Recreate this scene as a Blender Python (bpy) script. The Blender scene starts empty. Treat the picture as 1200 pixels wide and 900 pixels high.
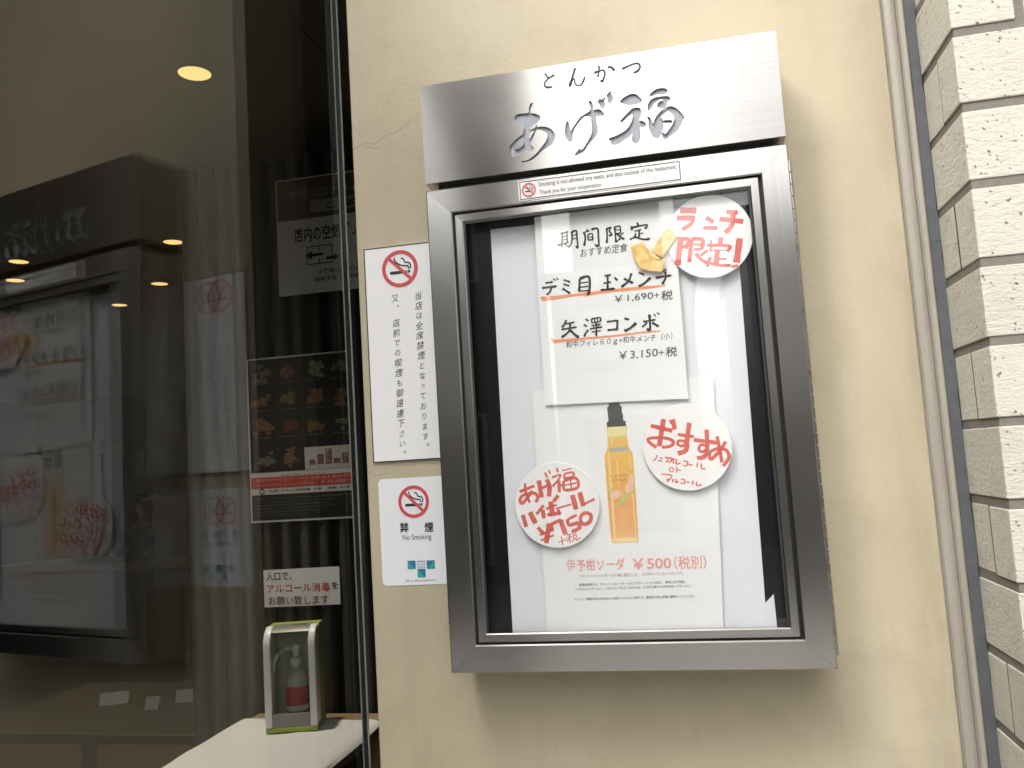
import bpy, bmesh, math, random
from mathutils import Vector, Matrix
random.seed(7)
sc = bpy.context.scene
COL = sc.collection
R = math.radians

# ------------------------------------------------------------------ camera, sky, sun, exposure
cam_d = bpy.data.cameras.new('camera'); cam = bpy.data.objects.new('camera', cam_d); COL.objects.link(cam)
YAW, PITCH, ROLL, FPX = 0.202349, 0.094884, -0.062140, 969.56
fw = Vector((-math.sin(YAW)*math.cos(PITCH), math.cos(YAW)*math.cos(PITCH), math.sin(PITCH)))
r0 = Vector((math.cos(YAW), math.sin(YAW), 0)); u0 = r0.cross(fw)
rt = r0*math.cos(ROLL)+u0*math.sin(ROLL); up = u0*math.cos(ROLL)-r0*math.sin(ROLL)
M = Matrix((rt, up, -fw)).transposed().to_4x4(); M.translation = Vector((0, -1.0, 1.5))
cam.matrix_world = M
cam_d.sensor_fit = 'HORIZONTAL'; cam_d.sensor_width = 36; cam_d.lens = 36*FPX/1200
cam_d.clip_start = .02; cam_d.clip_end = 500
sc.camera = cam

SUN_EL, SUN_AZ = R(48), R(207)      # azimuth measured from +y clockwise: behind the viewer
w = bpy.data.worlds.new('World'); sc.world = w; w.use_nodes = True
nt = w.node_tree; nt.nodes.clear()
sky = nt.nodes.new('ShaderNodeTexSky'); sky.sky_type = 'NISHITA'; sky.sun_disc = False
sky.sun_elevation = SUN_EL; sky.sun_rotation = SUN_AZ; sky.air_density = 1.0; sky.dust_density = 6; sky.ozone_density = 1
hs = nt.nodes.new('ShaderNodeHueSaturation'); hs.inputs['Saturation'].default_value = .22
bgn = nt.nodes.new('ShaderNodeBackground'); bgn.inputs['Strength'].default_value = .15
wo = nt.nodes.new('ShaderNodeOutputWorld')
nt.links.new(sky.outputs[0], hs.inputs['Color']); nt.links.new(hs.outputs[0], bgn.inputs[0]); nt.links.new(bgn.outputs[0], wo.inputs[0])
sun_d = bpy.data.lights.new('sun', 'SUN'); sun_d.energy = .75; sun_d.angle = R(42); sun_d.color = (1, .95, .87)
sun = bpy.data.objects.new('sun', sun_d); COL.objects.link(sun)
sd = Vector((math.sin(SUN_AZ)*math.cos(SUN_EL), math.cos(SUN_AZ)*math.cos(SUN_EL), math.sin(SUN_EL)))
sun.rotation_euler = sd.to_track_quat('Z', 'Y').to_euler(); sun.location = (0, -6, 8)
vs = sc.view_settings; sc.display_settings.display_device = 'sRGB'
vs.view_transform = 'Standard'; vs.look = 'None'; vs.gamma = 1; vs.use_curve_mapping = False
vs.exposure = 1.46
sc.render.engine = 'CYCLES'
sc.cycles.use_adaptive_sampling = False; sc.cycles.max_bounces = 10; sc.cycles.transparent_max_bounces = 16; sc.cycles.glossy_bounces = 6

# ------------------------------------------------------------------ materials
class NT:
    def __init__(s, name):
        s.m = bpy.data.materials.new(name); s.m.use_nodes = True; s.t = s.m.node_tree; s.n = s.t.nodes
        s.b = s.n['Principled BSDF']; s.out = s.n['Material Output']
    def new(s, t, **k):
        x = s.n.new('ShaderNode'+t)
        for a, v in k.items(): setattr(x, a, v)
        return x
    def link(s, a, b): s.t.links.new(a, b)
    def coord(s, scale=(1,1,1), which='Object'):
        c = s.new('TexCoord'); mp = s.new('Mapping'); mp.inputs['Scale'].default_value = scale
        s.link(c.outputs[which], mp.inputs[0]); return mp.outputs[0]
    def noise(s, vec, scale, detail=4, rough=.55):
        x = s.new('TexNoise'); x.inputs['Scale'].default_value = scale; x.inputs['Detail'].default_value = detail
        x.inputs['Roughness'].default_value = rough; s.link(vec, x.inputs['Vector']); return x.outputs['Fac']
    def ramp(s, fac, stops):
        x = s.new('ValToRGB'); e = x.color_ramp.elements
        while len(e) < len(stops): e.new(.5)
        for i, (p, c) in enumerate(stops):
            e[i].position = p; e[i].color = (*c, 1) if isinstance(c, tuple) else (c, c, c, 1)
        s.link(fac, x.inputs[0]); return x.outputs[0]
    def mix(s, fac, a, b, mode='MIX'):
        x = s.new('Mix', data_type='RGBA', blend_type=mode)
        for i, v in ((0, fac), (6, a), (7, b)):
            if hasattr(v, 'links'): s.link(v, x.inputs[i])
            else: x.inputs[i].default_value = (*v, 1) if isinstance(v, tuple) else v
        return x.outputs[2]
    def bump(s, h, strength=.2, dist=.001, prev=None):
        x = s.new('Bump'); x.inputs['Strength'].default_value = strength; x.inputs['Distance'].default_value = dist
        s.link(h, x.inputs['Height'])
        if prev: s.link(prev, x.inputs['Normal'])
        return x.outputs[0]
    def set(s, **k):
        for a, v in k.items():
            i = s.b.inputs[a.replace('_', ' ')]
            if hasattr(v, 'links'): s.link(v, i)
            else: i.default_value = (*v, 1) if isinstance(v, tuple) and len(v) == 3 else v
        return s

def flat(name, col, rough=.6, var=.06, scale=25, **k):
    t = NT(name); v = t.coord()
    n = t.noise(v, scale, 3)
    c = t.mix(n, tuple(max(0, x*(1-var)) for x in col), tuple(min(1, x*(1+var)) for x in col))
    t.set(Base_Color=c, Roughness=rough, **k); return t.m

def steel(name, rot, stretch, base=(.50, .486, .458), rough=.175, aniso=.88):
    t = NT(name); v = t.coord(stretch)
    n = t.noise(v, 1.0, 5, .7); n2 = t.noise(t.coord((3,3,3)), 3, 3)
    c = t.mix(n, tuple(x*.84 for x in base), tuple(min(1, x*1.10) for x in base))
    rr = t.new('MapRange'); t.link(n2, rr.inputs[0]); rr.inputs[3].default_value = rough-.04; rr.inputs[4].default_value = rough+.05
    tg = t.new('Tangent', direction_type='UV_MAP', uv_map='uv')
    t.set(Base_Color=c, Metallic=1.0, Roughness=rr.outputs[0], Anisotropic=aniso, Anisotropic_Rotation=rot, Tangent=tg.outputs[0], Normal=t.bump(n, .06, .0004))
    return t.m

def glass(name, tint, rough=0.0, ior=1.5, gain=1.0):
    t = NT(name); t.n.remove(t.b)
    g = t.new('NewGeometry'); mr = t.new('MapRange')
    t.link(g.outputs['Backfacing'], mr.inputs[0]); mr.inputs[3].default_value = ior; mr.inputs[4].default_value = 1/ior
    fr = t.new('Fresnel'); t.link(mr.outputs[0], fr.inputs['IOR'])
    tr = t.new('BsdfTransparent'); tr.inputs[0].default_value = (*tint, 1)
    gl = t.new('BsdfGlossy'); gl.inputs['Roughness'].default_value = rough; gl.inputs[0].default_value = (.97, .98, .97, 1)
    mx = t.new('MixShader'); t.link(fr.outputs[0], mx.inputs[0]); t.link(tr.outputs[0], mx.inputs[1]); t.link(gl.outputs[0], mx.inputs[2])
    t.link(mx.outputs[0], t.out.inputs[0]); return t.m

def emis(name, col, s):
    t = NT(name); t.set(Base_Color=(.8, .75, .6), Emission_Color=col, Emission_Strength=s); return t.m

def m_plaster():
    t = NT('cream_plaster'); v = t.coord()
    big = t.noise(v, 2.2, 6, .6); mid = t.noise(v, 9, 5, .65); fine = t.noise(v, 160, 3)
    c = t.mix(t.ramp(big, [(.35, 0.), (.68, 1.)]), (.44, .382, .262), (.53, .47, .335))
    blot = t.ramp(mid, [(.52, 0.), (.72, 1.)])
    c = t.mix(t.mix(.42, (0., 0., 0.), blot), c, (.34, .285, .185))
    st = t.noise(t.coord((14, 14, .8)), 1.3, 4, .6)                       # faint rain streaks
    c = t.mix(t.ramp(st, [(.56, 0.), (.8, .35)]), c, (.33, .275, .185))
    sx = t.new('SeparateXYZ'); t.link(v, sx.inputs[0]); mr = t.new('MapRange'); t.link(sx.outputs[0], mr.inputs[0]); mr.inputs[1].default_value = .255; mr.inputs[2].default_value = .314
    c = t.mix(t.mix(1.0, mr.outputs[0], t.ramp(t.noise(t.coord((40, 40, 5)), 1, 5, .6), [(.3, .25), (.75, .8)]), 'MULTIPLY'), c, (.30, .25, .17))   # darker tone towards the moulding, broken by noise
    vo = t.new('TexVoronoi'); vo.inputs['Scale'].default_value = 26; t.link(v, vo.inputs['Vector'])
    sp = t.ramp(vo.outputs['Distance'], [(.035, 1.), (.06, 0.)])
    pk = t.ramp(t.noise(v, 5, 2), [(.54, 0.), (.58, 1.)])
    c = t.mix(t.mix(1.0, sp, pk, 'MULTIPLY'), c, (.25, .2, .13))
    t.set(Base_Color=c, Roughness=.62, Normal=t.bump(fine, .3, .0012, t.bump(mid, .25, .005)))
    return t.m

def m_brick():
    t = NT('ivory_brick_tile'); v = t.coord()
    n = t.noise(v, 30, 4); fine = t.noise(v, 240, 4, .7)
    oi = t.new('TexVoronoi'); oi.inputs['Scale'].default_value = 210; t.link(t.mix(.12, v, t.new('TexNoise').outputs['Color']), oi.inputs['Vector'])
    gate = t.ramp(t.noise(v, 75, 3, .6), [(.53, 0.), (.63, 1.)])
    pit = t.mix(1.0, t.ramp(oi.outputs['Distance'], [(.22, 1.), (.36, 0.)]), gate, 'MULTIPLY')
    ge = t.new('NewGeometry'); tone = t.mix(ge.outputs['Random Per Island'], (.47, .445, .375), (.58, .555, .485))
    c = t.mix(n, tone, (.62, .595, .515))
    c = t.mix(pit, c, (.20, .175, .13))
    rg = t.noise(t.coord((45, 45, 110)), 1.6, 6, .75)
    inv = t.new('Invert'); t.link(pit, inv.inputs['Color'])
    t.set(Base_Color=c, Roughness=.6, Normal=t.bump(inv.outputs[0], .6, .0015, t.bump(rg, .75, .003, t.bump(fine, .45, .0012))))
    return t.m

def m_mortar():
    t = NT('grey_mortar'); v = t.coord(); n = t.noise(v, 120, 5, .7)
    t.set(Base_Color=t.mix(n, (.13, .12, .103), (.235, .22, .19)), Roughness=.9, Normal=t.bump(n, .5, .002)); return t.m

def m_asphalt(name, a, b):
    t = NT(name); v = t.coord(); n = t.noise(v, 90, 4, .7); m = t.noise(v, 1.3, 4)
    t.set(Base_Color=t.mix(t.mix(.5, n, m), a, b), Roughness=.85, Normal=t.bump(n, .4, .004)); return t.m

def m_wood(name, a, b, stretch=(2, 30, 30), rough=.5):
    t = NT(name); n = t.noise(t.coord(stretch), 1.2, 5, .6)
    t.set(Base_Color=t.mix(n, a, b), Roughness=rough); return t.m

def m_marker(name):
    t = NT(name); v = t.coord(); n = t.noise(v, 70, 3); n2 = t.noise(t.coord((240, 60, 120)), 1, 3)
    t.set(Base_Color=t.mix(t.mix(.4, n, n2), (.68, .10, .085), (.82, .26, .21)), Roughness=.5)
    tr = t.new('BsdfTransparent'); tr.inputs[0].default_value = (.97, .52, .47, 1)
    mx = t.new('MixShader'); t.link(t.ramp(n2, [(.3, .62), (.7, .38)]), mx.inputs[0]); t.link(tr.outputs[0], mx.inputs[1]); t.link(t.b.outputs[0], mx.inputs[2])
    t.link(mx.outputs[0], t.out.inputs[0]); return t.m

def m_food(name, cols, sc_=90):
    t = NT(name); n = t.noise(t.coord(), sc_, 4, .7)
    t.set(Base_Color=t.ramp(n, [(.32+.36*i/(len(cols)-1), c) for i, c in enumerate(cols)]), Roughness=.35); return t.m

PLASTER, BRICK, MORTAR = m_plaster(), m_brick(), m_mortar()
STEEL_H = steel('brushed_steel_horizontal', .25, (3, 60, 700))
STEEL_V = steel('brushed_steel_vertical', 0.0, (700, 60, 3), base=(.52, .505, .475), rough=.24, aniso=.93)
HEADST = steel('brushed_header_steel', .25, (3, 60, 700), base=(.355, .345, .325))
SEAL = flat('grey_sealant', (.085, .09, .10), .75, .25, 60)
PAPER = flat('white_paper', (.82, .82, .815), .55, .015)
PAPER_B = flat('white_backing_paper', (.74, .75, .79), .55, .02, 6)
CARD = flat('white_card', (.86, .85, .84), .45, .01)
INK = flat('black_ink', (.018, .018, .020), .5, .1)
INK_S = flat('dark_grey_ink', (.05, .05, .052), .5, .1)
BRUSHINK = flat('sumi_ink', (.022, .022, .024), .55, .2, 200)
RED = flat('sign_red', (.60, .075, .085), .45, .04)
PINK = flat('salmon_ink', (.84, .36, .33), .5, .06)
MARK = m_marker('red_marker')
ORANGE = flat('orange_brush_line', (.83, .31, .14), .5, .18, 60)
BLACKB = flat('black_board', (.008, .009, .011), .18, .2)
GASKET = flat('dark_gasket', (.02, .02, .02), .5, .1)
LETPLATE = flat('grey_blue_letter_plate', (.30, .32, .36), .4, .04)
CUTSHADE = flat('letter_recess_shade', (.022, .021, .018), .7, .1)  # shade inside the small cut letters, put into the colour
GLASS = glass('clear_window_glass', (.965, .975, .965))
CASEGLASS = glass('display_case_glass', (.985, .99, .987))
GEDGE = flat('polished_glass_edge', (.62, .62, .58), .25, .1)

# ------------------------------------------------------------------ mesh helpers
class G:
    """collects polygons; build() links them as one mesh object"""
    def __init__(s): s.v = []; s.f = []; s.m = []; s.mi = 0
    def poly(s, pts):
        i = len(s.v); s.v += [tuple(p) for p in pts]; s.f.append(tuple(range(i, i+len(pts)))); s.m.append(s.mi); return s
    def add(s, vs, fs):
        i = len(s.v); s.v += [tuple(p) for p in vs]; s.f += [tuple(a+i for a in f) for f in fs]; s.m += [s.mi]*len(fs); return s
    def box(s, a, b):
        x0, y0, z0 = a; x1, y1, z1 = b
        V = [(x0,y0,z0),(x1,y0,z0),(x1,y1,z0),(x0,y1,z0),(x0,y0,z1),(x1,y0,z1),(x1,y1,z1),(x0,y1,z1)]
        return s.add(V, [(0,3,2,1),(4,5,6,7),(0,1,5,4),(1,2,6,5),(2,3,7,6),(3,0,4,7)])
    def prism(s, prof, a0, a1, axis='x'):
        """closed profile swept along an axis. axis x: prof=(y,z); y: (x,z); z: (x,y)"""
        def P(p, t): return {'x': (t, p[0], p[1]), 'y': (p[0], t, p[1]), 'z': (p[0], p[1], t)}[axis]
        n = len(prof); V = [P(p, a0) for p in prof]+[P(p, a1) for p in prof]
        F = [tuple(range(n)), tuple(range(2*n-1, n-1, -1))]+[(i, (i+1) % n, n+(i+1) % n, n+i) for i in range(n)]
        return s.add(V, F)
    def lathe(s, prof, c=(0,0,0), n=24, axis='z'):
        V = []; F = []
        for r, h in prof:
            for k in range(n):
                a = 2*math.pi*k/n; x, y = r*math.cos(a), r*math.sin(a)
                p = (x, y, h) if axis == 'z' else (x, h, y)
                V.append((p[0]+c[0], p[1]+c[1], p[2]+c[2]))
        for i in range(len(prof)-1):
            for k in range(n):
                F.append((i*n+k, i*n+(k+1) % n, (i+1)*n+(k+1) % n, (i+1)*n+k))
        F.append(tuple(range(n))[::-1]); F.append(tuple((len(prof)-1)*n+k for k in range(n)))
        return s.add(V, F)
    def tube(s, pts, r, n=10):
        pts = [Vector(p) for p in pts]; V = []; F = []
        for i, p in enumerate(pts):
            d = (pts[min(i+1, len(pts)-1)]-pts[max(i-1, 0)]).normalized()
            a = d.orthogonal().normalized(); b = d.cross(a); rr = r[i] if isinstance(r, (list, tuple)) else r
            for k in range(n):
                t = 2*math.pi*k/n; V.append(p+a*rr*math.cos(t)+b*rr*math.sin(t))
        for i in range(len(pts)-1):
            for k in range(n): F.append((i*n+k, i*n+(k+1) % n, (i+1)*n+(k+1) % n, (i+1)*n+k))
        F.append(tuple(range(n))[::-1]); F.append(tuple((len(pts)-1)*n+k for k in range(n)))
        return s.add(V, F)
    def build(s, name, mats, parent=None, loc=(0,0,0), smooth=False, bevel=0, fixn=True, seg=2):
        me = bpy.data.meshes.new(name); me.from_pydata(s.v, [], s.f)
        for m in (mats if isinstance(mats, list) else [mats]): me.materials.append(m)
        for p, i in zip(me.polygons, s.m): p.material_index = i
        bm = bmesh.new(); bm.from_mesh(me)
        if fixn: bmesh.ops.recalc_face_normals(bm, faces=bm.faces)
        if bevel:
            bmesh.ops.bevel(bm, geom=[e for e in bm.edges if len(e.link_faces) == 2 and e.calc_face_angle(0) > .5], offset=bevel, segments=seg, affect='EDGES', profile=.5, clamp_overlap=True)
        bm.to_mesh(me); bm.free()
        uv = me.uv_layers.new(name='uv')
        for p in me.polygons:
            n = p.normal
            for li in p.loop_indices:
                c = me.vertices[me.loops[li].vertex_index].co
                uv.data[li].uv = (c.y, c.z) if abs(n.x) > .8 else ((c.x, c.y) if abs(n.z) > .9 else (c.x, c.z))
        if smooth:
            for p in me.polygons: p.use_smooth = True
            if smooth != 'all':
                try: me.set_sharp_from_angle(angle=R(35))
                except Exception: pass
        o = bpy.data.objects.new(name, me); COL.objects.link(o); o.location = loc
        if parent: o.parent = parent
        return o

def tag(o, label=None, cat=None, group=None, kind=None):
    if label: o['label'] = label
    if cat: o['category'] = cat
    if group: o['group'] = group
    if kind: o['kind'] = kind
    return o
def empty(name, loc, label, cat, group=None):
    o = bpy.data.objects.new(name, None); COL.objects.link(o); o.location = loc; o.empty_display_size = .05
    return tag(o, label, cat, group)

_tc = {}
def glyphs(s, bold=0.0):
    """flat letter shapes of a string (2-D verts, faces), from Blender's built-in font"""
    k = (s, bold)
    if k not in _tc:
        cu = bpy.data.curves.new('lettering_curve', 'FONT'); cu.body = s; cu.size = 1; cu.offset = bold
        cu.resolution_u = 3; cu.dimensions = '2D'; cu.fill_mode = 'FRONT'
        ob = bpy.data.objects.new('lettering_curve', cu); COL.objects.link(ob)
        dg = bpy.context.evaluated_depsgraph_get(); me = bpy.data.meshes.new_from_object(ob.evaluated_get(dg))
        _tc[k] = ([(v.co.x, v.co.y) for v in me.vertices], [tuple(p.vertices) for p in me.polygons])
        bpy.data.objects.remove(ob); bpy.data.curves.remove(cu); bpy.data.meshes.remove(me)
    return _tc[k]

class Ink(G):
    """flat print on a sheet facing -y; coordinates are wall x, z relative to an origin"""
    def __init__(s, org, dy=-.0003): super().__init__(); s.o = org; s.dy = dy; s.cut = []
    def lines(s, name, mat, parent):
        """one part per line of print"""
        c = s.cut+[len(s.f)]
        if c[0] > 0: c = [0]+c
        for a, b in zip(c, c[1:]):
            g = G(); idx = sorted({i for f in s.f[a:b] for i in f}); mp_ = {i: j for j, i in enumerate(idx)}
            g.add([s.v[i] for i in idx], [tuple(mp_[i] for i in f) for f in s.f[a:b]]); g.build(name, mat, parent, fixn=False)
    def P(s, x, z): return (x-s.o[0], s.dy, z-s.o[1])
    def text(s, t, x0, x1, z0, z1, bold=0.0, skew=0.0, dz=0.0):
        """fit into the box; dz: rise of the baseline from left to right"""
        V, F = glyphs(t, bold)
        if not V: return s
        s.cut.append(len(s.f))
        a, b = min(v[0] for v in V), max(v[0] for v in V); c, d = min(v[1] for v in V), max(v[1] for v in V)
        q = []
        for x, y in V:
            u, w_ = (x-a)/max(b-a, 1e-6), (y-c)/max(d-c, 1e-6)
            q.append(s.P(x0+u*(x1-x0)+skew*w_*(z1-z0), z0+w_*(z1-z0)+dz*u))
        s.add(q, [tuple(reversed(f)) for f in F]); return s
    def rect(s, x0, x1, z0, z1): return s.poly([s.P(x0, z0), s.P(x1, z0), s.P(x1, z1), s.P(x0, z1)])
    def shape(s, pts): return s.poly([s.P(*p) for p in pts])
    def ring(s, cx, cz, r0, r1, n=48):
        V = []; F = []
        for k in range(n):
            a = 2*math.pi*k/n
            V += [s.P(cx+r0*math.cos(a), cz+r0*math.sin(a)), s.P(cx+r1*math.cos(a), cz+r1*math.sin(a))]
        for k in range(n): j = (k+1) % n; F.append((2*k, 2*j, 2*j+1, 2*k+1))
        return s.add(V, F)
    def stroke(s, pts, wd, style='brush', lift=0.0):
        P = spline(pts, 10) if len(pts) > 2 else [tuple(pts[0][i]+(pts[1][i]-pts[0][i])*k/8 for i in (0, 1)) for k in range(9)]
        n = len(P); L = []; Rr = []
        for i, p in enumerate(P):
            q0, q1 = P[max(i-1, 0)], P[min(i+1, n-1)]
            dx, dz = q1[0]-q0[0], q1[1]-q0[1]; l = math.hypot(dx, dz) or 1e-9
            t = i/(n-1)
            if style == 'brush': h = wd/2*(.95+.50*math.exp(-(t/.13)**2)+.36*math.exp(-((t-.86)/.12)**2)-.65*max(0, (t-.93)/.07)-.35*max(0, (.04-t)/.04))
            else: h = wd/2*(1+.05*math.sin(9*t+pts[0][0]*900))
            L.append((p[0]-dz/l*h, p[1]+dx/l*h)); Rr.append((p[0]+dz/l*h, p[1]-dx/l*h))
        V = []; F = []
        for i, (a, b) in enumerate(zip(L, Rr)):
            for c in (a, b): q = s.P(*c); V.append((q[0], q[1]-lift-4.5e-6*i/n, q[2]))
        for i in range(n-1): F.append((2*i, 2*i+1, 2*i+3, 2*i+2))
        return s.add(V, F)
    def strokes(s, key):
        st, data = STROKES[key]
        for i, l in enumerate(data.strip().splitlines()):
            t = l.split(); pts = [tuple(int(v)*1e-5 for v in q.split(',')) for q in t[1:]]
            s.stroke(pts, int(t[0])*1e-5, st, i*5e-6)
        return s

def spline(pts, k, closed=False):
    n = len(pts); out = []
    g = (lambda i: pts[i % n]) if closed else (lambda i: pts[max(0, min(n-1, i))])
    for i in range(n if closed else n-1):
        a, b, c, d = g(i-1), g(i), g(i+1), g(i+2)
        for j in range(k):
            t = j/k
            out.append(tuple(.5*(2*b[m]+(c[m]-a[m])*t+(2*a[m]-5*b[m]+4*c[m]-d[m])*t*t+(3*b[m]-a[m]-3*c[m]+d[m])*t**3) for m in (0, 1)))
    if not closed: out.append(pts[-1])
    return out
def outline(key, k=4): return spline([tuple(int(v)*1e-5 for v in q.split(',')) for q in OUTLINES[key].split()], k, True)

def curve_plate(loops, y_front, thick, name, mat, parent, loc):
    """plate cut by closed loops (first = rim, others = openings) lying in the x-z plane"""
    cu = bpy.data.curves.new('plate_curve', 'CURVE'); cu.dimensions = '2D'; cu.fill_mode = 'BOTH'; cu.extrude = thick/2
    for lp in loops:
        sp = cu.splines.new('POLY'); sp.points.add(len(lp)-1); sp.use_cyclic_u = True
        for p, q in zip(sp.points, lp): p.co = (q[0], q[1], 0, 1)
    ob = bpy.data.objects.new('plate_curve', cu); COL.objects.link(ob)
    dg = bpy.context.evaluated_depsgraph_get(); me = bpy.data.meshes.new_from_object(ob.evaluated_get(dg))
    g = G(); g.add([(v.co.x-loc[0], y_front+thick/2-v.co.z-loc[1], v.co.y-loc[2]) for v in me.vertices], [tuple(p.vertices) for p in me.polygons])
    bpy.data.objects.remove(ob); bpy.data.curves.remove(cu); bpy.data.meshes.remove(me)
    return g.build(name, mat, parent, fixn=False)

def sheet(name, pts, y, thick, mat, label, cat, group=None):
    """a thin sheet facing -y whose front face lies at y; origin at its centre"""
    cx = sum(p[0] for p in pts)/len(pts); cz = sum(p[1] for p in pts)/len(pts)
    g = G(); g.prism([(p[0]-cx, p[1]-cz) for p in pts], 0, thick, 'y')
    o = g.build(name, mat, None, (cx, y, cz)); tag(o, label, cat, group); o['org'] = (cx, cz); return o
def ink_for(o, dy=-.0003): return Ink(tuple(o['org']), dy)
def round_rect(x0, x1, z0, z1, r, n=6):
    P = []
    for cx, cz, a in ((x1-r, z1-r, 0), (x0+r, z1-r, 90), (x0+r, z0+r, 180), (x1-r, z0+r, 270)):
        for k in range(n+1): t = R(a+90*k/n); P.append((cx+r*math.cos(t), cz+r*math.sin(t)))
    return P

OUTLINES = {
 'a': '-14416,191558 -14323,191420 -14527,190934 -14654,190385 -14121,190181 -13714,189934 -13553,189622 -13761,189221 -14202,188958 -14642,188714 -14851,188302 -14542,188391 -14254,188472 -14054,188905 -13966,188553 -13523,188549 -13027,188456 -12495,188162 -12097,187695 -11969,187217 -12129,186628 -12476,186219 -13099,185869 -13670,185572 -14151,185129 -14779,184757 -15344,184600 -15849,184598 -16149,184660 -16041,184768 -15588,184726 -15072,184900 -14547,185235 -14121,185584 -13690,186034 -13259,186483 -12920,187048 -12844,187446 -12976,187721 -13406,188040 -13998,188229 -14254,187856 -14560,187336 -14825,186830 -14843,186556 -14601,186245 -14600,185958 -14864,185771 -15160,185884 -15407,185970 -15824,185772 -16346,185538 -16917,185340 -17212,185505 -17358,185936 -17386,186455 -17175,186889 -16742,187290 -16159,187670 -15735,187948 -15570,188459 -15523,188865 -15909,189180 -16391,189613 -16567,190053 -16395,190338 -15930,190444 -15322,190404 -14917,190404 -14828,190825 -14708,191272',
 'a1': '-15790,187565 -15659,187083 -15682,186727 -16195,186307 -16758,186243 -16784,186627 -16448,187124',
 'a2': '-15031,187404 -14932,187831 -14682,188093 -14375,188161 -14582,187780 -14917,187285',
 'ge': '-10393,188720 -10257,188394 -10194,187875 -10100,187505 -9827,187872 -9341,188462 -8859,189000 -8298,189272 -7786,189551 -7667,189838 -7755,190258 -7805,190673 -7679,190776 -7471,190520 -7354,190095 -7309,189631 -6898,189619 -6562,189517 -6294,189173 -6147,188917 -6374,188749 -6760,188807 -7075,188784 -7103,188129 -7030,187511 -7050,186958 -7269,186485 -7741,186048 -8161,185654 -8540,185153 -8908,184801 -9312,184655 -9762,184547 -9801,184694 -9482,185033 -9237,185302 -9134,185085 -8776,185287 -8341,185882 -7958,186433 -7729,186906 -7637,187499 -7684,188216 -7742,188782 -8317,189000 -8674,188820 -9153,188332 -9638,187743 -9880,187117 -9990,186524 -10189,186227 -10429,186333 -10692,186828 -10785,187351 -10700,188154 -10518,188637',
 'd1': '-6626,190949 -6427,190715 -6183,190708 -5941,190945 -5884,190784 -6071,190508 -5999,190142 -6054,189795 -6291,189628 -6492,189811 -6657,190243 -6781,190567 -6605,190692',
 'd2': '-5243,191547 -5221,191188 -5054,190807 -5103,190409 -5298,190135 -5493,190135 -5646,190442 -5655,190850 -5737,191065 -5503,191334',
 'f1': '-4308,190114 -3913,190478 -3413,190704 -2968,190836 -2447,190725 -2091,190347 -1831,189974 -1998,189678 -2536,189539 -3304,189577 -3868,189784 -4190,190015',
 'f2': '-4404,187778 -4345,187921 -3878,188354 -3364,188780 -2954,189100 -2470,189147 -2098,188990 -2014,188576 -2118,188090 -2302,187566 -2018,187524 -1745,187333 -1575,187058 -1737,186812 -2076,186762 -2292,186814 -2289,186213 -2361,185525 -2533,185150 -2878,185020 -3152,185189 -3221,185549 -3173,186192 -3583,185851 -4184,185537 -4786,185223 -5273,185172 -5600,185339 -5626,185644 -5852,185877 -5693,186056 -5103,186171 -4408,186422 -3806,186735 -3333,187268 -3050,187828 -3024,188427 -3504,188197 -4014,187821 -4268,187658',
 'f3': '-918,190395 -527,190756 -35,190960 537,190970 953,190825 1078,190605 914,190330 481,190247 -83,190335 -567,190240 -805,190247',
 'f4': '-1214,188655 -1231,189058 -1051,189532 -692,189858 -204,190003 368,190015 933,189967 1297,189770 1258,189526 969,189221 822,188795 541,188588 123,188702 -147,188893 -124,189190 134,189450 520,189541 249,189713 -145,189543 -548,189254 -712,188979 -924,188711 -1122,188611',
 'f5': '-1375,187798 -1207,187873 -1011,187574 -797,187012 -572,187458 -169,187997 338,188419 831,188664 1308,188720 1852,188438 2282,187925 2676,187221 2482,186903 2203,186350 1836,185859 1336,185486 847,185260 592,185019 221,185103 89,185469 -42,185736 -134,185402 -476,185273 -841,185455 -1089,185939 -1264,186762 -1258,187460',
 'f6': '85,187609 592,188032 986,188221 1337,187889 1612,187430 1553,187041 1328,186578 959,186087 497,185608 271,185741 73,185988 236,186143 320,186728 270,186934 784,186858 1204,186795 1337,186925 1182,187117 622,187200 289,187180 263,187453',
 'u1': '-15133,168899 -14637,168876 -13788,168846 -11254,168826 -7078,168954 -2990,168874 -978,168773 -1121,168650 -3015,168544 -7106,168579 -9466,168458 -10032,168319 -10018,168515 -11274,168531 -13393,168408 -14674,168325 -15017,168503',
 'u2': '-14251,164000 -14044,163939 -13773,163773 -11118,163712 -6980,163677 -3579,163775 -1840,163680 -1981,163584 -3594,163570 -6998,163443 -10095,163436 -11138,163420 -13238,163373 -13873,163333 -14134,163638',
}
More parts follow.
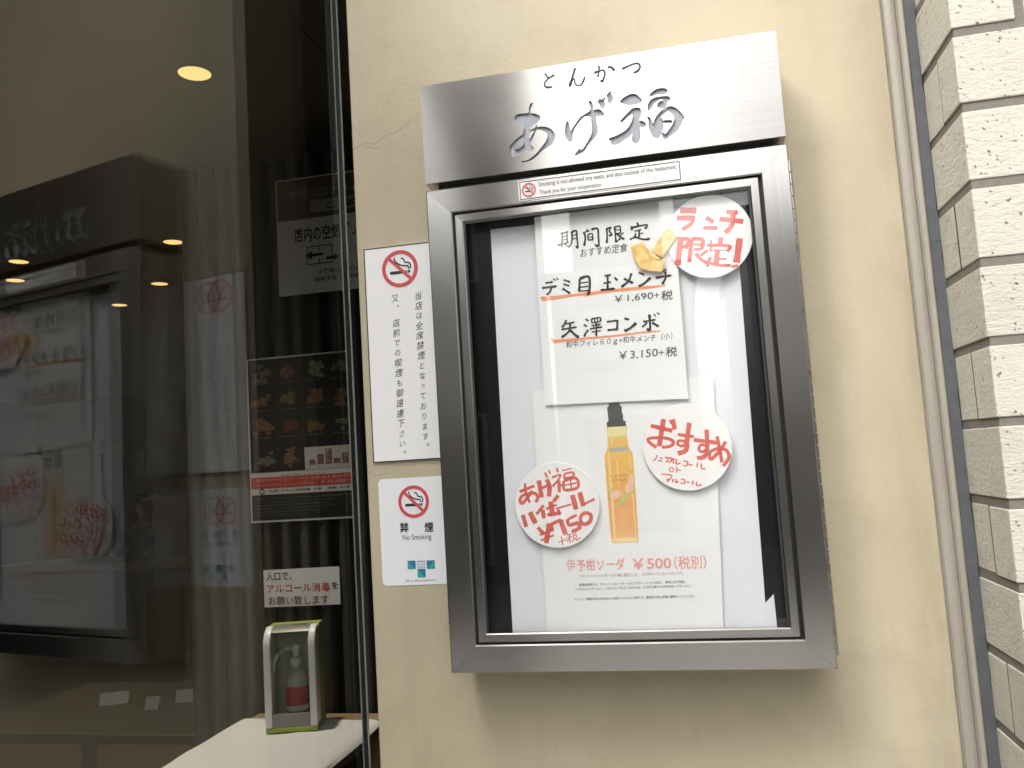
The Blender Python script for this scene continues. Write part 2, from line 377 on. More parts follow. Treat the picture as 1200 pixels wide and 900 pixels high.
STROKES = {
 'title_small': ('brush', '''
208 -12637,194817 -12443,194449 -12296,194200
196 -11549,194450 -12130,194230 -12649,193808 -12783,193437 -12532,193117 -11826,193084
274 -9104,194881 -9373,194122 -9899,192757
182 -9899,192757 -9490,193527 -9250,193567 -9229,193096 -8982,192779 -8552,192789 -8254,193219 -8035,193739
226 -6949,193975 -6431,194068 -5948,194123 -5731,193755 -5915,193121 -6096,192819 -6296,192983
204 -6384,194726 -6369,194191 -6517,193606 -6533,193387
270 -5346,194379 -4929,194289 -4644,193855
213 -3742,193929 -3258,194071 -2509,194278 -1935,194261 -1724,193875 -1998,193426 -2535,193238
'''),
 'limited': ('brush', '''
156 -12307,176056 -11326,176158
156 -12081,176194 -12227,174840
156 -11533,176293 -11576,174874
111 -12118,175649 -11574,175695
111 -12144,175269 -11600,175314
189 -12723,174733 -11357,174925
156 -12292,174683 -12201,174432
155 -11854,174764 -11572,174469
189 -11004,176120 -11007,175299 -11213,174667 -11560,174325
200 -11008,176066 -10462,176165 -10420,175230 -10406,174192 -10636,174437
111 -10981,175679 -10494,175709
111 -11011,175245 -10471,175269
221 -9598,175919 -9475,175228 -9673,174249
177 -9173,176174 -9249,175856
121 -9493,175885 -8919,175980
220 -8695,176117 -8001,176121 -7956,175267 -8017,174133 -8450,174325
143 -9166,175519 -9159,174864
154 -9166,175519 -8626,175585 -8646,174858
99 -9154,175234 -8651,175240
132 -9177,174910 -8642,174912
219 -6946,176015 -6956,175148 -7072,174273
186 -6950,175962 -6465,176066 -6673,175679 -6419,175247 -6798,175129
164 -6098,176022 -5458,176107 -5462,175350 -5995,175273
109 -6017,175687 -5488,175710
196 -6046,176016 -6012,175036 -6017,174258
152 -6036,174282 -5436,174698
207 -5819,175230 -5449,174808 -5030,174510
152 -5076,175304 -5486,175028
238 -3473,176266 -3352,175928
217 -4146,175949 -4121,175438
195 -4064,175777 -2539,175916 -2397,175737 -2679,175448
151 -3837,175318 -3045,175438
194 -3315,175309 -3372,174562
129 -3344,174936 -2867,175040
162 -3699,175064 -3941,174630 -4449,174420
216 -3933,174736 -3281,174390 -2668,174232 -2166,174281
'''),
 'demi': ('brush', '''
203 -14462,170439 -13564,170486
246 -14882,169899 -13120,169941
216 -13771,169939 -13964,169390 -14416,168996
144 -13510,170865 -13273,170597
144 -13151,170940 -12915,170659
201 -12327,170596 -11575,170260
201 -12360,170102 -11676,169817
244 -12494,169591 -11640,168922
257 -10435,170535 -10626,169001
286 -10435,170535 -9383,170606 -9467,168824 -9719,168808
157 -10471,170016 -9492,170053
157 -10505,169525 -9526,169563
157 -10606,169083 -9492,169066
212 -7583,170553 -6849,170586
226 -7240,170516 -7352,168983
198 -7783,169702 -6907,169792
254 -8155,168955 -6500,168964
239 -6488,170252 -6158,169880
238 -4550,170519 -4898,169704 -5807,169059
252 -5436,169999 -4420,169346
237 -3706,170511 -3135,170170
264 -3853,168937 -3238,169178 -2418,169814
166 -639,170524 -1290,170276
235 -1872,169714 -119,169816
235 -791,170305 -778,169610 -1237,168883
'''),
 'yazawa': ('brush', '''
241 -12336,165889 -12534,165457 -12868,165095
184 -12464,165451 -11379,165558
213 -12955,164850 -11141,164974
241 -11903,165467 -12104,164574 -13018,163929
297 -11916,164668 -11504,164167 -11004,163743
211 -10108,165814 -9782,165516
211 -10345,165206 -10033,164911
238 -9881,164505 -10181,164184 -10390,163784
183 -9448,165722 -9409,165298
183 -9448,165722 -8475,165795 -8425,165344
126 -9102,165716 -9088,165337
126 -8784,165727 -8781,165378
140 -9450,165302 -8452,165346
140 -9501,164972 -8390,165061
182 -9694,164599 -8250,164714
210 -8928,165252 -9013,163685
140 -9526,164234 -8445,164300
126 -9291,165008 -9217,164694
126 -8644,164974 -8772,164735
209 -7716,165247 -6478,165295
264 -6504,165325 -6643,164173
237 -7717,164288 -6552,164303
236 -5716,165457 -5200,165255
290 -5822,164026 -5165,164269 -4418,164820
206 -3657,164871 -2249,164970
261 -2899,165612 -2962,163909 -3315,164053
206 -3209,164731 -3839,164254
260 -2661,164679 -1964,164145
151 -2427,165621 -2219,165352
151 -2041,165748 -1805,165504
'''),
 'lunch': ('marker', '''
696 1414,177029 3185,176783
599 980,176216 2982,175970
452 2750,175926 2487,175372 1467,174812
497 4161,175884 4924,175230
426 3772,174750 5264,174546
235 5244,174715 5074,174308
494 6397,176227 7604,176017
542 5572,175532 8104,174925
539 7081,176059 6926,174891 6417,174182 6034,173908
655 1266,174022 634,170846
452 1270,173782 2079,173567 1667,172720
356 1293,172918 1938,172677
474 2349,173655 3548,173395 3391,172319
474 2396,173530 1922,171060
236 2582,173007 3436,172861
283 2512,172420 3393,172343
400 2701,171947 3232,171198 3873,170724
328 4013,172153 3246,171647
211 4492,173284 4316,171976
376 4017,172746 6375,172354 6079,171774
527 5591,173463 5371,172447
141 4327,172117 6113,171912
584 5085,172125 4815,170501
256 5031,171067 5944,170964
374 4267,171390 3816,170305
327 3827,170847 4972,170366 6359,170177
720 7581,173110 6995,170423
289 6424,170017 7101,170095
'''),
 'osusume': ('marker', '''
455 -3697,153148 -1408,152421
537 -2239,153783 -2957,150839
356 -3265,150702 -4101,151481 -3778,151786 -2120,151651 -1384,151217 -1716,150759 -2670,150700
475 -1248,153688 -1125,152546
238 -1584,153639 -1410,153144
354 -851,151986 850,151620
531 506,153178 93,151264 -110,150200 -1016,149899
306 -92,151156 -729,151294 -945,150948 -542,150682 -54,150890
422 833,151274 3265,150816
468 2285,152311 2179,150173 1752,149368 1012,149295
303 2139,150533 1569,150689 1275,150231 1564,149915 2084,150155
372 3322,151502 3494,150089 3604,148638
370 4206,150873 3609,150082 2601,149102 2347,149390 2552,149912 3384,150155 4173,149927 4395,149145 3709,148242
'''),
 'osusume_small': ('marker', '''
142 -3327,149900 -3351,149589 -3711,149250
154 -2974,149541 -2672,149451
154 -3235,149245 -2740,149191
189 -2427,149556 -1663,149341 -2037,148944
165 -2067,149318 -2328,148998
165 -1467,149424 -1585,148833
164 -1181,149311 -1258,148790 -781,148856
164 -485,149029 -25,148918 -177,148486
140 -615,148584 -155,148461
152 23,148641 505,148517
163 1016,148771 927,148254
163 1428,148675 1405,148107 1846,148104
117 -1901,148422 -2058,148228 -1958,147995 -1721,148005 -1610,148214 -1736,148412 -1901,148422
141 -1226,148453 -1286,147837
117 -1238,148144 -776,148045
141 -2970,147767 -1852,147535 -2379,146850
141 -2206,147245 -2460,147021
164 -1714,147194 -1817,146794
164 -1413,147129 -1466,146763 -1174,146877
163 -900,147076 -485,146981 -587,146583
140 -1002,146678 -564,146582
151 -362,146761 -18,146682
162 394,146861 286,146393
162 758,146745 747,146320 1285,146361
'''),
 'highball': ('marker', '''
333 -18996,146678 -17228,147266
285 -18307,147585 -18256,146497 -17881,145395
355 -17482,146691 -18690,145401 -18991,145805 -18574,146255 -17354,146449 -16929,145957 -17205,145408
520 -16684,147848 -16487,145910
306 -16382,146961 -15301,147348
519 -15754,147914 -15512,147055 -15645,145960
236 -15906,148699 -15682,148098
213 -15458,148932 -15343,148502
259 -14535,149136 -14427,148613
235 -15157,148068 -14172,148328 -14513,147703 -15177,147060
375 -14393,147719 -14413,146363
187 -14298,147363 -14058,147034
153 -13987,148775 -12857,148966
234 -13690,148418 -12734,148514 -12755,148048 -13710,147950 -13690,148418
328 -13839,147641 -12426,147842 -12297,146821 -13801,146634 -13839,147641
163 -13078,147832 -13017,146662
164 -13838,147127 -12309,147322
472 -18775,144077 -18466,142692
565 -17938,144330 -17360,143051
352 -16307,145011 -17197,144072
469 -16459,144527 -16367,143565
257 -16059,144601 -14817,144983
585 -15479,145414 -15352,143750
421 -14578,146045 -15148,145373
350 -15985,143920 -14379,144076
349 -14709,144465 -14537,143851
210 -14940,144569 -13181,144971
581 -12967,146007 -12657,144364
556 -12123,146264 -11820,144717
254 -11869,144858 -10515,145437
421 -17152,142574 -16462,141787
559 -15833,142981 -16291,140770
233 -16968,141727 -15456,142220
233 -16889,141119 -15376,141636
395 -15589,142714 -15490,142059
372 -15627,142855 -14430,143335
557 -14480,143291 -14026,141624
416 -13718,143348 -13550,142703 -12622,142834 -12397,142362 -13310,141917
301 -13649,143321 -12628,143760
414 -11577,144010 -12117,143666 -12212,142989 -11728,142701 -11179,143022 -11040,143661 -11577,144010
'''),
 'tax': ('marker', '''
115 -14885,140828 -13990,141114
115 -14536,141438 -14386,140507
104 -13890,141549 -13361,141688
104 -14031,141208 -13308,141432
115 -13626,141607 -13574,140659
115 -13630,141203 -13937,140858
92 -13214,141774 -13134,141563
92 -12832,141850 -12965,141625
92 -13188,141473 -12865,141551 -12825,141273 -13158,141218 -13188,141473
103 -13066,141191 -13351,140811
103 -12887,141230 -12823,140973 -12379,141277
'''),
}

# ------------------------------------------------------------------ ground, street and the building shell
GX = lambda y: -.4884+.1355*y          # the shop window's plane: x on the glass at depth y
g = G(); g.poly([(-150,-150,0),(150,-150,0),(150,150,0),(-150,150,0)])
tag(g.build('ground', m_asphalt('asphalt', (.035,.035,.036), (.075,.074,.072))), kind='structure')
g = G(); g.box((-1.1,-6.4,-.05),(6,.0,.06)); g.box((-1.1,-6.55,-.05),(6,-6.403,.062))
tag(g.build('pavement', m_asphalt('pavement_slab', (.27,.26,.245), (.38,.37,.35)), bevel=.006), kind='structure')

# cream wall with its moulded edge
wall = empty('plaster_wall', (-.05, 0, 0), 'cream painted plaster wall that carries the steel display case', 'wall')
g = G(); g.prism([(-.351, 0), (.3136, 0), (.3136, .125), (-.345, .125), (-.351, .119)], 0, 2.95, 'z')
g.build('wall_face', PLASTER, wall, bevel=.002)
prof = [(0, .002), (0, .0004), (.0014, .0012), (.0024, -.0016)]+[(.0024+.0115*k/8, -.0016-.0022*math.sin(math.pi*k/8)) for k in range(1, 9)]+[(.0150, .0010), (.0160, -.0022), (.0172, -.0042), (.0215, -.0046), (.0232, -.0030), (.0235, .002)]
g = G(); g.prism(prof, 0, 2.95, 'z'); t = NT('greyed_cream_paint'); n_ = t.noise(t.coord((60, 60, 6)), 1.5, 5, .65); t.set(Base_Color=t.mix(n_, (.25, .23, .195), (.38, .35, .30)), Roughness=.55)
g.build('edge_moulding', t.m, wall, (.3137, 0, 0), smooth=True)
g = G(); rnd = random.Random(3)
zs = [i*.02 for i in range(148)]
lft = [(.3372-.0*0+rnd.uniform(-.0008, .0008), z) for z in zs]; rgt = [(.3494+rnd.uniform(-.0010, .0012), z) for z in zs]
for i in range(147): g.add([(lft[i][0], -.0012, lft[i][1]), (rgt[i][0], -.0012+rnd.uniform(-.0006,.0006), rgt[i][1]), (rgt[i+1][0], -.0012, rgt[i+1][1]), (lft[i+1][0], -.0012, lft[i+1][1])], [(0,1,2,3)])
g.build('sealant_joint', SEAL, wall, smooth=True)

k = Ink((-.05, 0), -.00012)
rnd = random.Random(21)
def mark(pts, wd): k.stroke(pts, wd, 'line')
mark([(-.400,1.925),(-.383,1.931),(-.369,1.929),(-.352,1.938),(-.337,1.941),(-.318,1.953)], .0026)
mark([(-.384,1.9295),(-.371,1.9225),(-.362,1.9215)], .0020)
mark([(-.3985,1.512),(-.3995,1.503),(-.395,1.497),(-.383,1.495),(-.371,1.497)], .0011)
mark([(-.377,1.508),(-.366,1.5075),(-.350,1.5055),(-.330,1.506),(-.303,1.5045)], .0010)
for i in range(46):
    x, z = rnd.uniform(-.38, .255), rnd.uniform(1.12, 2.1); L = rnd.choice([.0008, .0012, .0016, .004]); t_ = rnd.uniform(0, 6.3)
    mark([(x, z), (x+L*math.cos(t_), z+L*math.sin(t_))], rnd.uniform(.0006, .0015))
k.build('scuffs_and_chips', flat('plaster_scuff', (.39,.335,.23), .7, .25, 120), wall, fixn=False)

# brick pillar: mortar core and staggered corner tiles
pil = empty('brick_pillar', (.6, 0, 0), 'ivory pitted brick tile pillar with grey mortar beside the cream wall', 'pillar')
g = G(); g.box((.3008-.6, -.1090, 0), (.68, .3, 2.95)); g.build('mortar', MORTAR, pil)
g = G(); rnd = random.Random(11); PZ = .0797
X0, Y0 = .2992-.6, -.1105
joints = []
for k in range(-24, 13):
    zt = 1.9040+k*PZ; zb = zt-PZ+.0098
    if zb < 0 or zt > 2.93: continue
    def tile(x0, x1, y0, y1):
        j = lambda: rnd.uniform(-.0007, .0007)
        g.box((x0+j(), y0+j()*.6, zb+j()), (x1+j(), y1, zt+j()))
    if k % 2 == 0:
        tile(X0, X0+.225, Y0, -.0570); tile(X0+.0006, X0+.0034, -.0543, -.0008); joints.append((zb, zt))
        xs = X0+.235
    else:
        tile(X0, X0+.0590, Y0, -.0008); xs = X0+.0690
    while xs < .66:
        x2 = min(xs+.225, .672); tile(xs, x2, Y0, -.06); xs = x2+.0095
g.build('brick_courses', BRICK, pil, bevel=.0011, seg=2)
g = G()
for zb, zt in joints: g.box((X0+.0003, -.0573, zb), (X0+.0050, -.0541, zt))
g.build('narrow_joints', flat('dark_mortar', (.07,.062,.05), .9, .2, 90), pil)

# storey above, street end of the shop and unseen houses, shaped for their reflections
g = G(); g.box((-8.2, -.42, 2.955), (4.5, 8.2, 8.0))  # unseen overhang put in to darken the top of the cream wall
up_ = empty('added_overhang_storey', (0, 0, 2.955), 'unseen grey rendered upper storey, its overhang added to darken the wall top', 'building')
g.build('storey_wall', flat('grey_render', (.30,.29,.27), .8, .1, 3), up_, (0, 0, -2.955))
def house(name, x0, x1, y0, y1, h, mat, label, cols, rows, wmat):
    o = empty(name, ((x0+x1)/2, y1, 0), label, 'building')
    cx = (x0+x1)/2
    g = G(); g.box((x0-cx, y0-y1, -.05), (x1-cx, 0, h)); g.box((x0-cx-.1, y0-y1-.1, h+.003), (x1-cx+.1, .12, h+.25)); g.build('wall', mat, o)
    for i in range(cols):
        for j in range(rows):
            a = x0-cx+(i+.5)*(x1-x0)/cols; ww = (x1-x0)/cols*.3; zz = 1.0+j*2.9 if j else .3
            g = G(); g.box((a-ww-.05, .003, zz-.05), (a+ww+.05, .05, zz+1.85)); f = g.build('window', flat('frame_grey', (.25,.25,.25), .5), o)
            g = G(); g.box((a-ww, .053, zz), (a+ww, .062, zz+1.8)); g.build('pane', wmat, f)
DG = flat('dark_window', (.03,.035,.04), .08, .1)
house('added_brown_building', -4.4, -2.3, -14, -9.4, 12.5, flat('brown_render', (.06,.05,.042), .85, .15, 2), 'unseen tall narrow dark brown building added across the street to darken the header', 2, 3, DG)  # unseen tower, sized to darken the left end of the steel header
house('pale_building', -2.0, .28, -19, -12.5, 4.3, flat('pale_render', (.60,.58,.54), .85, .1, 2), 'narrow pale rendered house across the street', 1, 2, DG)
house('grey_building', 1.2, 9, -20, -13, 5.2, flat('grey_tile', (.20,.20,.20), .8, .1, 2), 'low grey building across the street on the right', 4, 1, DG)

house('added_concrete_building', 2.6, 8, -4.8, -2.2, 5.0, flat('pale_concrete', (.50,.48,.44), .85, .15, 2), 'unseen pale concrete building added on the right for the mirrored header to reflect', 3, 2, DG)  # unseen, added to set the tone of the header seen in the window

# ------------------------------------------------------------------ shop interior behind the glass
DARKW = flat('dark_brown_wall', (.055,.042,.03), .7, .15, 4)
CEILM = flat('grey_brown_ceiling', (.155,.13,.095), .85, .06, 2)
g = G(); g.box((-8, -2.3, 2.6), (-.85, 8, 2.70)); g.box((-.847, .127, 2.6), (-.36, 8, 2.70)); g.poly([(-.85,-2.3,2.601),(GX(-2.3)+.0,-2.3,2.601),(GX(.12),.12,2.601),(-.85,.12,2.601)])
tag(g.build('ceiling', CEILM, fixn=False), kind='structure')
g = G(); g.box((-8, -2.3, .02), (-.36, 8, .05)); tag(g.build('floor', flat('dark_tile_floor', (.10,.085,.07), .4, .15, 6)), kind='structure')
g = G(); g.box((-8.15, -2.45, 0), (GX(-2.3)-.05, -2.3, 2.95)); tag(g.build('front_wall', DARKW), 'dark brown street end wall of the shop', 'wall')
g = G(); g.box((-8.15, -2.297, 0), (-8, 8.15, 2.95)); tag(g.build('side_wall', DARKW), 'dark brown wall on the far side of the shop', 'wall')
bw = empty('back_wall', (-4, 8, 0), 'dark rear wall of the shop with an orange wooden band', 'wall')
g = G(); g.box((-4, 0, 0), (3.64, .15, 2.95)); g.build('wall_face', DARKW, bw)
g = G(); g.box((-3.9, -.03, 1.93), (1.2, -.003, 2.10)); g.build('wooden_band', m_wood('orange_wood', (.40,.15,.05), (.55,.23,.08)), bw)
g = G(); g.box((-.36+.004, .1275, 0), (-.30, 8.0, 2.95)); tag(g.build('inner_wall', flat('black_wall', (.012,.011,.01), .8, .1, 4)), 'black inner wall running back behind the cream wall', 'wall')

# tall glass
gl = empty('shop_window', (GX(-1), -1, 0), 'large clear shop window pane mirroring the display case', 'window')
nx, ny = math.cos(R(-7.7203)), math.sin(R(-7.7203)); TH = .010
a, b = (GX(-2.25), -2.25), (GX(.126), .126)
g = G(); pr = [(a[0]-nx*TH/2, a[1]-ny*TH/2), (a[0]+nx*TH/2, a[1]+ny*TH/2), (b[0]+nx*TH/2, b[1]+ny*TH/2), (b[0]-nx*TH/2, b[1]-ny*TH/2)]
g.prism([(x-GX(-1), y+1) for x, y in pr], .05, 2.595, 'z'); g.build('glass_pane', GLASS, gl)
ex, ey = -ny, nx
def strip(n0, n1, l0, l1):
    q = [(b[0]+nx*n+ex*l, b[1]+ny*n+ey*l) for n, l in ((n0, l0), (n1, l0), (n1, l1), (n0, l1))]
    return [(x-GX(-1), y+1) for x, y in q]
g = G(); g.prism(strip(-.0035, .0035, .0010, .0030), .05, 2.595, 'z'); g.build('glass_edge', flat('dark_glass_edge', (.05,.055,.05), .3), gl)
for n0 in (-.0052, .0036):
    g = G(); g.prism(strip(n0, n0+.0016, .0004, .0030), .05, 2.595, 'z'); g.build('bright_arris', GEDGE, gl)

# dark slatted screen
scr = empty('slat_screen', (-1.15, 1.2, .05), 'dark screen of upright timber slats standing behind the table', 'screen')
g = G(); g.box((-.30, .034, 0), (.75, .06, 2.40)); g.build('backing', flat('black_backing', (.008,.007,.006), .8, .1), scr)
g = G(); x = -.298
while x < .262:
    pf = [(x, .033)]+[(x+.016-.016*math.cos(R(180*k/6)), .016-.016*math.sin(R(180*k/6))) for k in range(7)]+[(x+.032, .033)]
    g.prism(pf, 0, 2.40, 'z'); x += .0585
g.build('slats', m_wood('dark_slat_wood', (.038,.035,.031), (.070,.064,.056), (40, 40, 2), .6), scr, smooth=True)

# table, cloth, dispenser
TZ = .85
tb = empty('table', (-1.04, .86, .05), 'brown wooden table under the white sheet against the slat screen', 'table')
WOOD = m_wood('table_wood', (.26,.17,.09), (.36,.25,.14), (3, 40, 40))
g = G(); g.box((-.188, -.62, TZ-.05-.032), (.1985, .325, TZ-.05-.002)); g.build('table_top', WOOD, tb, bevel=.002)
for sx in (-.16, .17):
    for sy in (-.59, .29):
        g = G(); g.box((sx-.022, sy-.022, 0), (sx+.022, sy+.022, TZ-.083)); g.build('leg', WOOD, tb)
g = G(); N = 36; V = []; F = []
x0, x1, y0, y1 = -1.2365, -.8385, .28, 1.118
for j in range(N+1):
    for i in range(N+1):
        u, v_ = i/N, j/N
        xx = x0+(x1-x0)*u+.004*math.sin(7*v_+2*u); yy = y0+(y1-y0)*v_+.004*math.sin(5*u)
        fold = .0030*math.exp(-((u-.915)/.012)**2)
        zz = TZ+.0022+fold+.0016*math.sin(9*u+4*v_)*math.sin(6*v_+1.3*u)+.0022*abs(math.sin(13*u*u+7*v_+1.2*math.sin(9*v_)))**3*math.sin(5*u+2*v_)**2+.0014*math.exp(-((v_-.52)/.02)**2)
        zz -= .012*max(0, (u-.955)/.045)**2
        V.append((xx+1.04, yy-.7, zz-TZ))
for j in range(N):
    for i in range(N): F.append((j*(N+1)+i, j*(N+1)+i+1, (j+1)*(N+1)+i+1, (j+1)*(N+1)+i))
g.add(V, F)
cl = g.build('table_cover', flat('white_cover', (.74,.73,.71), .7, .03, 8), None, (-1.04, .7, TZ), smooth='all', fixn=False)
md = cl.modifiers.new('thick', 'SOLIDIFY'); md.thickness = .0012; md.offset = 1
sb = cl.modifiers.new('sub', 'SUBSURF'); sb.levels = sb.render_levels = 2
tag(cl, 'creased white sheet spread over the brown table', 'cloth')

dp = empty('sanitizer_dispenser', (-1.0370, 1.006, TZ+.006), 'white and lime green hand sanitizer dispenser standing on the covered table', 'dispenser')
GREEN = flat('lime_plastic', (.33,.43,.05), .4, .04); WPL = flat('white_plastic', (.78,.78,.77), .35, .02)
SMOKE = NT('smoky_window'); SMOKE.n.remove(SMOKE.b)
_t = SMOKE.new('BsdfTransparent'); _t.inputs[0].default_value = (.90,.90,.88,1); _p = SMOKE.new('BsdfPrincipled'); _p.inputs['Base Color'].default_value = (.16,.16,.15,1); _p.inputs['Roughness'].default_value = .25
_m = SMOKE.new('MixShader'); _m.inputs[0].default_value = .06; SMOKE.link(_t.outputs[0], _m.inputs[1]); SMOKE.link(_p.outputs[0], _m.inputs[2]); SMOKE.link(_m.outputs[0], SMOKE.out.inputs[0]); SMOKE = SMOKE.m
def arch(d0, d1, h, r):
    P = [(d1, .012), (d0, .012), (d0, h-r)]
    for k in range(1, 9): t = R(180-90*k/8); P.append((d0+r+r*math.cos(t), h-r+r*math.sin(t)))
    P.append((d1, h)); return P
W2 = .066
g = G(); g.box((-W2, -.004, 0), (W2, .108, .0118)); g.build('base_tray', GREEN, dp, bevel=.003)
g = G(); g.prism(arch(.046, .104, .256, .02), -W2+.001, -W2+.005, 'x'); g.prism(arch(.046, .104, .256, .02), W2-.005, W2-.001, 'x'); g.box((-W2+.0052, .098, .012), (W2-.0052, .104, .2555)); g.box((-W2+.0052, .062, .2505), (W2-.0052, .0978, .2558))
g.build('rear_casing', GREEN, dp)
for s in (-1, 1):
    g = G(); xa, xb = (-W2, -W2+.0175) if s < 0 else (W2-.0175, W2)
    g.prism(arch(-.004, .044, .258, .046), xa, xb, 'x'); g.build('side_panel', WPL, dp, bevel=.004, smooth=True)
g = G(); P = [(0.003, .0305), (0.0055, .0305)]
inn = [p for p in arch(.003, .060, .250, .044)[2:]]; out2 = [p for p in arch(.0055, .060, .2475, .0415)[2:]]
g.prism([(0.003, .014)]+inn+out2[::-1]+[(.0055, .014)], -W2+.0177, W2-.0177, 'x'); g.build('front_window', SMOKE, dp, smooth=True)
g = G(); g.box((-W2+.0055, .090, .0125), (W2-.0055, .0975, .2500)); g.build('back_liner', flat('light_grey_liner', (.50,.50,.48), .5, .03), dp)
g = G(); oa = [p for p in arch(.0005, .0615, .2585, .045)[6:]]; ia = [(y+.0025, z-.0028) for y, z in oa]; g.prism(oa+ia[::-1], -W2+.0177, W2-.0177, 'x'); g.build('top_cover', flat('olive_grey_cover', (.20,.20,.15), .35, .03), dp, smooth=True)
g = G(); g.box((-W2+.0180, -.002, .0125), (W2-.0180, .002, .045)); g.build('lower_panel', flat('grey_plastic', (.28,.28,.27), .4, .03), dp, bevel=.001)
g = G(); g.box((-.02, -.0005, .0), (.02, .0005, .008)); g.build('top_mark', flat('pale_grey', (.55,.55,.52), .5), dp, (.022, .034, .2545))
dp.rotation_euler.z = R(13)
bt = empty('pump_bottle', (-1.0445, 1.058, TZ+.0185), 'clear pump bottle with red label inside the dispenser', 'bottle')
g = G(); g.lathe([(.026,0),(.028,.004),(.028,.105),(.022,.125),(.012,.133),(.012,.138)], n=28); g.build('body', flat('frosted_plastic', (.60,.60,.58), .3, .03), bt, smooth=True)
g = G(); g.lathe([(.0285,.022),(.0287,.024),(.0287,.088),(.0285,.09)], n=28); g.build('red_label', RED, bt, smooth=True)
g = G(); g.lathe([(.0288,.030),(.0289,.031),(.0289,.042),(.0288,.043)], n=28); g.build('white_wave', CARD, bt, smooth=True)
g = G(); g.lathe([(.013,.1385),(.0145,.140),(.0145,.160),(.008,.163),(.008,.176),(.0125,.178),(.0125,.192),(.006,.196)], n=20); g.tube([(0,0,.188),(-.02,-.02,.186),(-.038,-.032,.172),(-.046,-.036,.150),(-.047,-.036,.132)], [.006,.0055,.005,.005,.0045]); g.build('pump', WPL, bt, smooth=True)

# papers on the screen
def in_sheet(name, x0, x1, z0, z1, y, mat, label, cat, dzl=0):
    return sheet(name, [(x0, z0), (x1, z0+dzl), (x1, z1+dzl), (x0, z1)], y, .0012, mat, label, cat)
YS = 1.1965
no = in_sheet('notice', -1.2065, -.9755, 1.1355, 1.2395, YS, PAPER, 'small white notice in black and red lettering above the dispenser', 'notice', .003)
k = ink_for(no)
k.text('入口で、', -1.199, -1.120, 1.2095, 1.2335, .012); k.text('を', -1.000, -.980, 1.1815, 1.2005, .012); k.text('お願い致します', -1.193, -1.010, 1.1410, 1.1655, .005)
k.lines('black_lettering', INK, no)
k = ink_for(no); k.text('アルコール消毒', -1.197, -1.005, 1.1750, 1.1995, .012); k.build('red_lettering', flat('notice_red', (.62,.08,.06), .5), no, fixn=False)

cv = in_sheet('air_notice', -1.1270, -.690, 2.0240, 2.3720, YS, flat('greyish_paper', (.66,.64,.60), .6, .03), 'brown headed ventilation notice hung high on the slat screen', 'notice')
k = ink_for(cv); k.rect(-1.1230, -.694, 2.2465, 2.368); k.build('brown_header', flat('taupe_ink', (.105,.088,.075), .6), cv, fixn=False)
k = ink_for(cv, -.0005); k.text('新型コロナウィルス対策', -1.085, -.74, 2.308, 2.336, .008); k.rect(-1.02, -.78, 2.262, 2.298); k.lines('pale_lettering', flat('pale_ink', (.30,.28,.26), .6), cv)
k = ink_for(cv, -.0007); k.text('ご案内', -.97, -.83, 2.268, 2.292, .01); k.text('店内の空気が', -1.073, -.900, 2.177, 2.222, .022)
k.text('分', -.865, -.825, 2.105, 2.150, .02); k.text('お客様には安心してご来店頂けるよう', -1.000, -.73, 2.078, 2.092, .012); k.text('感染予防・感染拡大防止に努めます', -1.015, -.73, 2.056, 2.070, .012)
for q in ((-1.035, -.955, 2.160, 2.163), (-1.035, -.955, 2.108, 2.111), (-1.035, -1.032, 2.108, 2.163), (-.958, -.955, 2.108, 2.163), (-.998, -.995, 2.111, 2.125), (-.998, -.995, 2.146, 2.160)): k.rect(*q)
k.shape([(-1.040, 2.136), (-1.020, 2.122), (-1.020, 2.131), (-.985, 2.133), (-.985, 2.141), (-1.020, 2.140), (-1.020, 2.150)])
k.shape([(-.975, 2.118), (-.950, 2.119), (-.950, 2.113), (-.936, 2.124), (-.950, 2.134), (-.950, 2.128), (-.975, 2.127)])
k.lines('black_lettering', INK, cv)
k = ink_for(cv, -.0007); k.text('入替', -.895, -.80, 2.180, 2.222, .022); k.lines('red_lettering', RED, cv)

mx0, mx1, mz0, mz1 = -1.2395, -.9060, 1.3740, 1.8485
mn = in_sheet('menu_poster', mx0, mx1, mz0, mz1, YS, flat('poster_white', (.50,.50,.47), .5, .02), 'black menu poster of dish photos with a red band on the slat screen', 'poster')
Wm, Hm = mx1-mx0, mz1-mz0
U = lambda u: mx0+u*Wm
Z = lambda v: mz0+v*Hm
k = ink_for(mn); k.rect(U(.014), U(.986), Z(.30), Z(.990)); k.rect(U(.014), U(.986), Z(.012), Z(.165)); k.build('black_panels', flat('poster_black', (.016,.015,.014), .45, .1), mn, fixn=False)
k = ink_for(mn, -.0005); k.rect(U(.52), U(.986), Z(.30), Z(.435)); k.build('white_panel', flat('poster_pale', (.42,.40,.36), .5), mn, fixn=False)
k = ink_for(mn, -.0005); k.rect(U(.012), U(.988), Z(.205), Z(.270)); k.build('red_band', flat('poster_red', (.42,.05,.04), .5, .05), mn, fixn=False)
k = ink_for(mn, -.0008); k.text('焼肉やサラダミートのお弁当も販売中！', U(.06), U(.93), Z(.242), Z(.263)); k.text('テイクアウトメニューは全品', U(.06), U(.60), Z(.212), Z(.232)); k.text('￥10,000〜', U(.66), U(.94), Z(.212), Z(.236), .01); k.lines('pale_lettering', flat('band_ink', (.62,.36,.30), .5), mn)
k = ink_for(mn, -.0006); k.ring(U(.11), Z(.186), .006, .0085, 20)
for a, b, t in ((.17,.27,'牛庵'), (.29,.42,'やきにく'), (.43,.56,'肉料理'), (.59,.66,'矢澤'), (.69,.80,'一頭家'), (.83,.92,'あげ福')): k.text(t, U(a), U(b), Z(.178), Z(.194), .012)
k.text('お持ち帰りもできます', U(.30), U(.70), Z(.2745), Z(.284)); k.lines('dark_lettering', INK, mn)
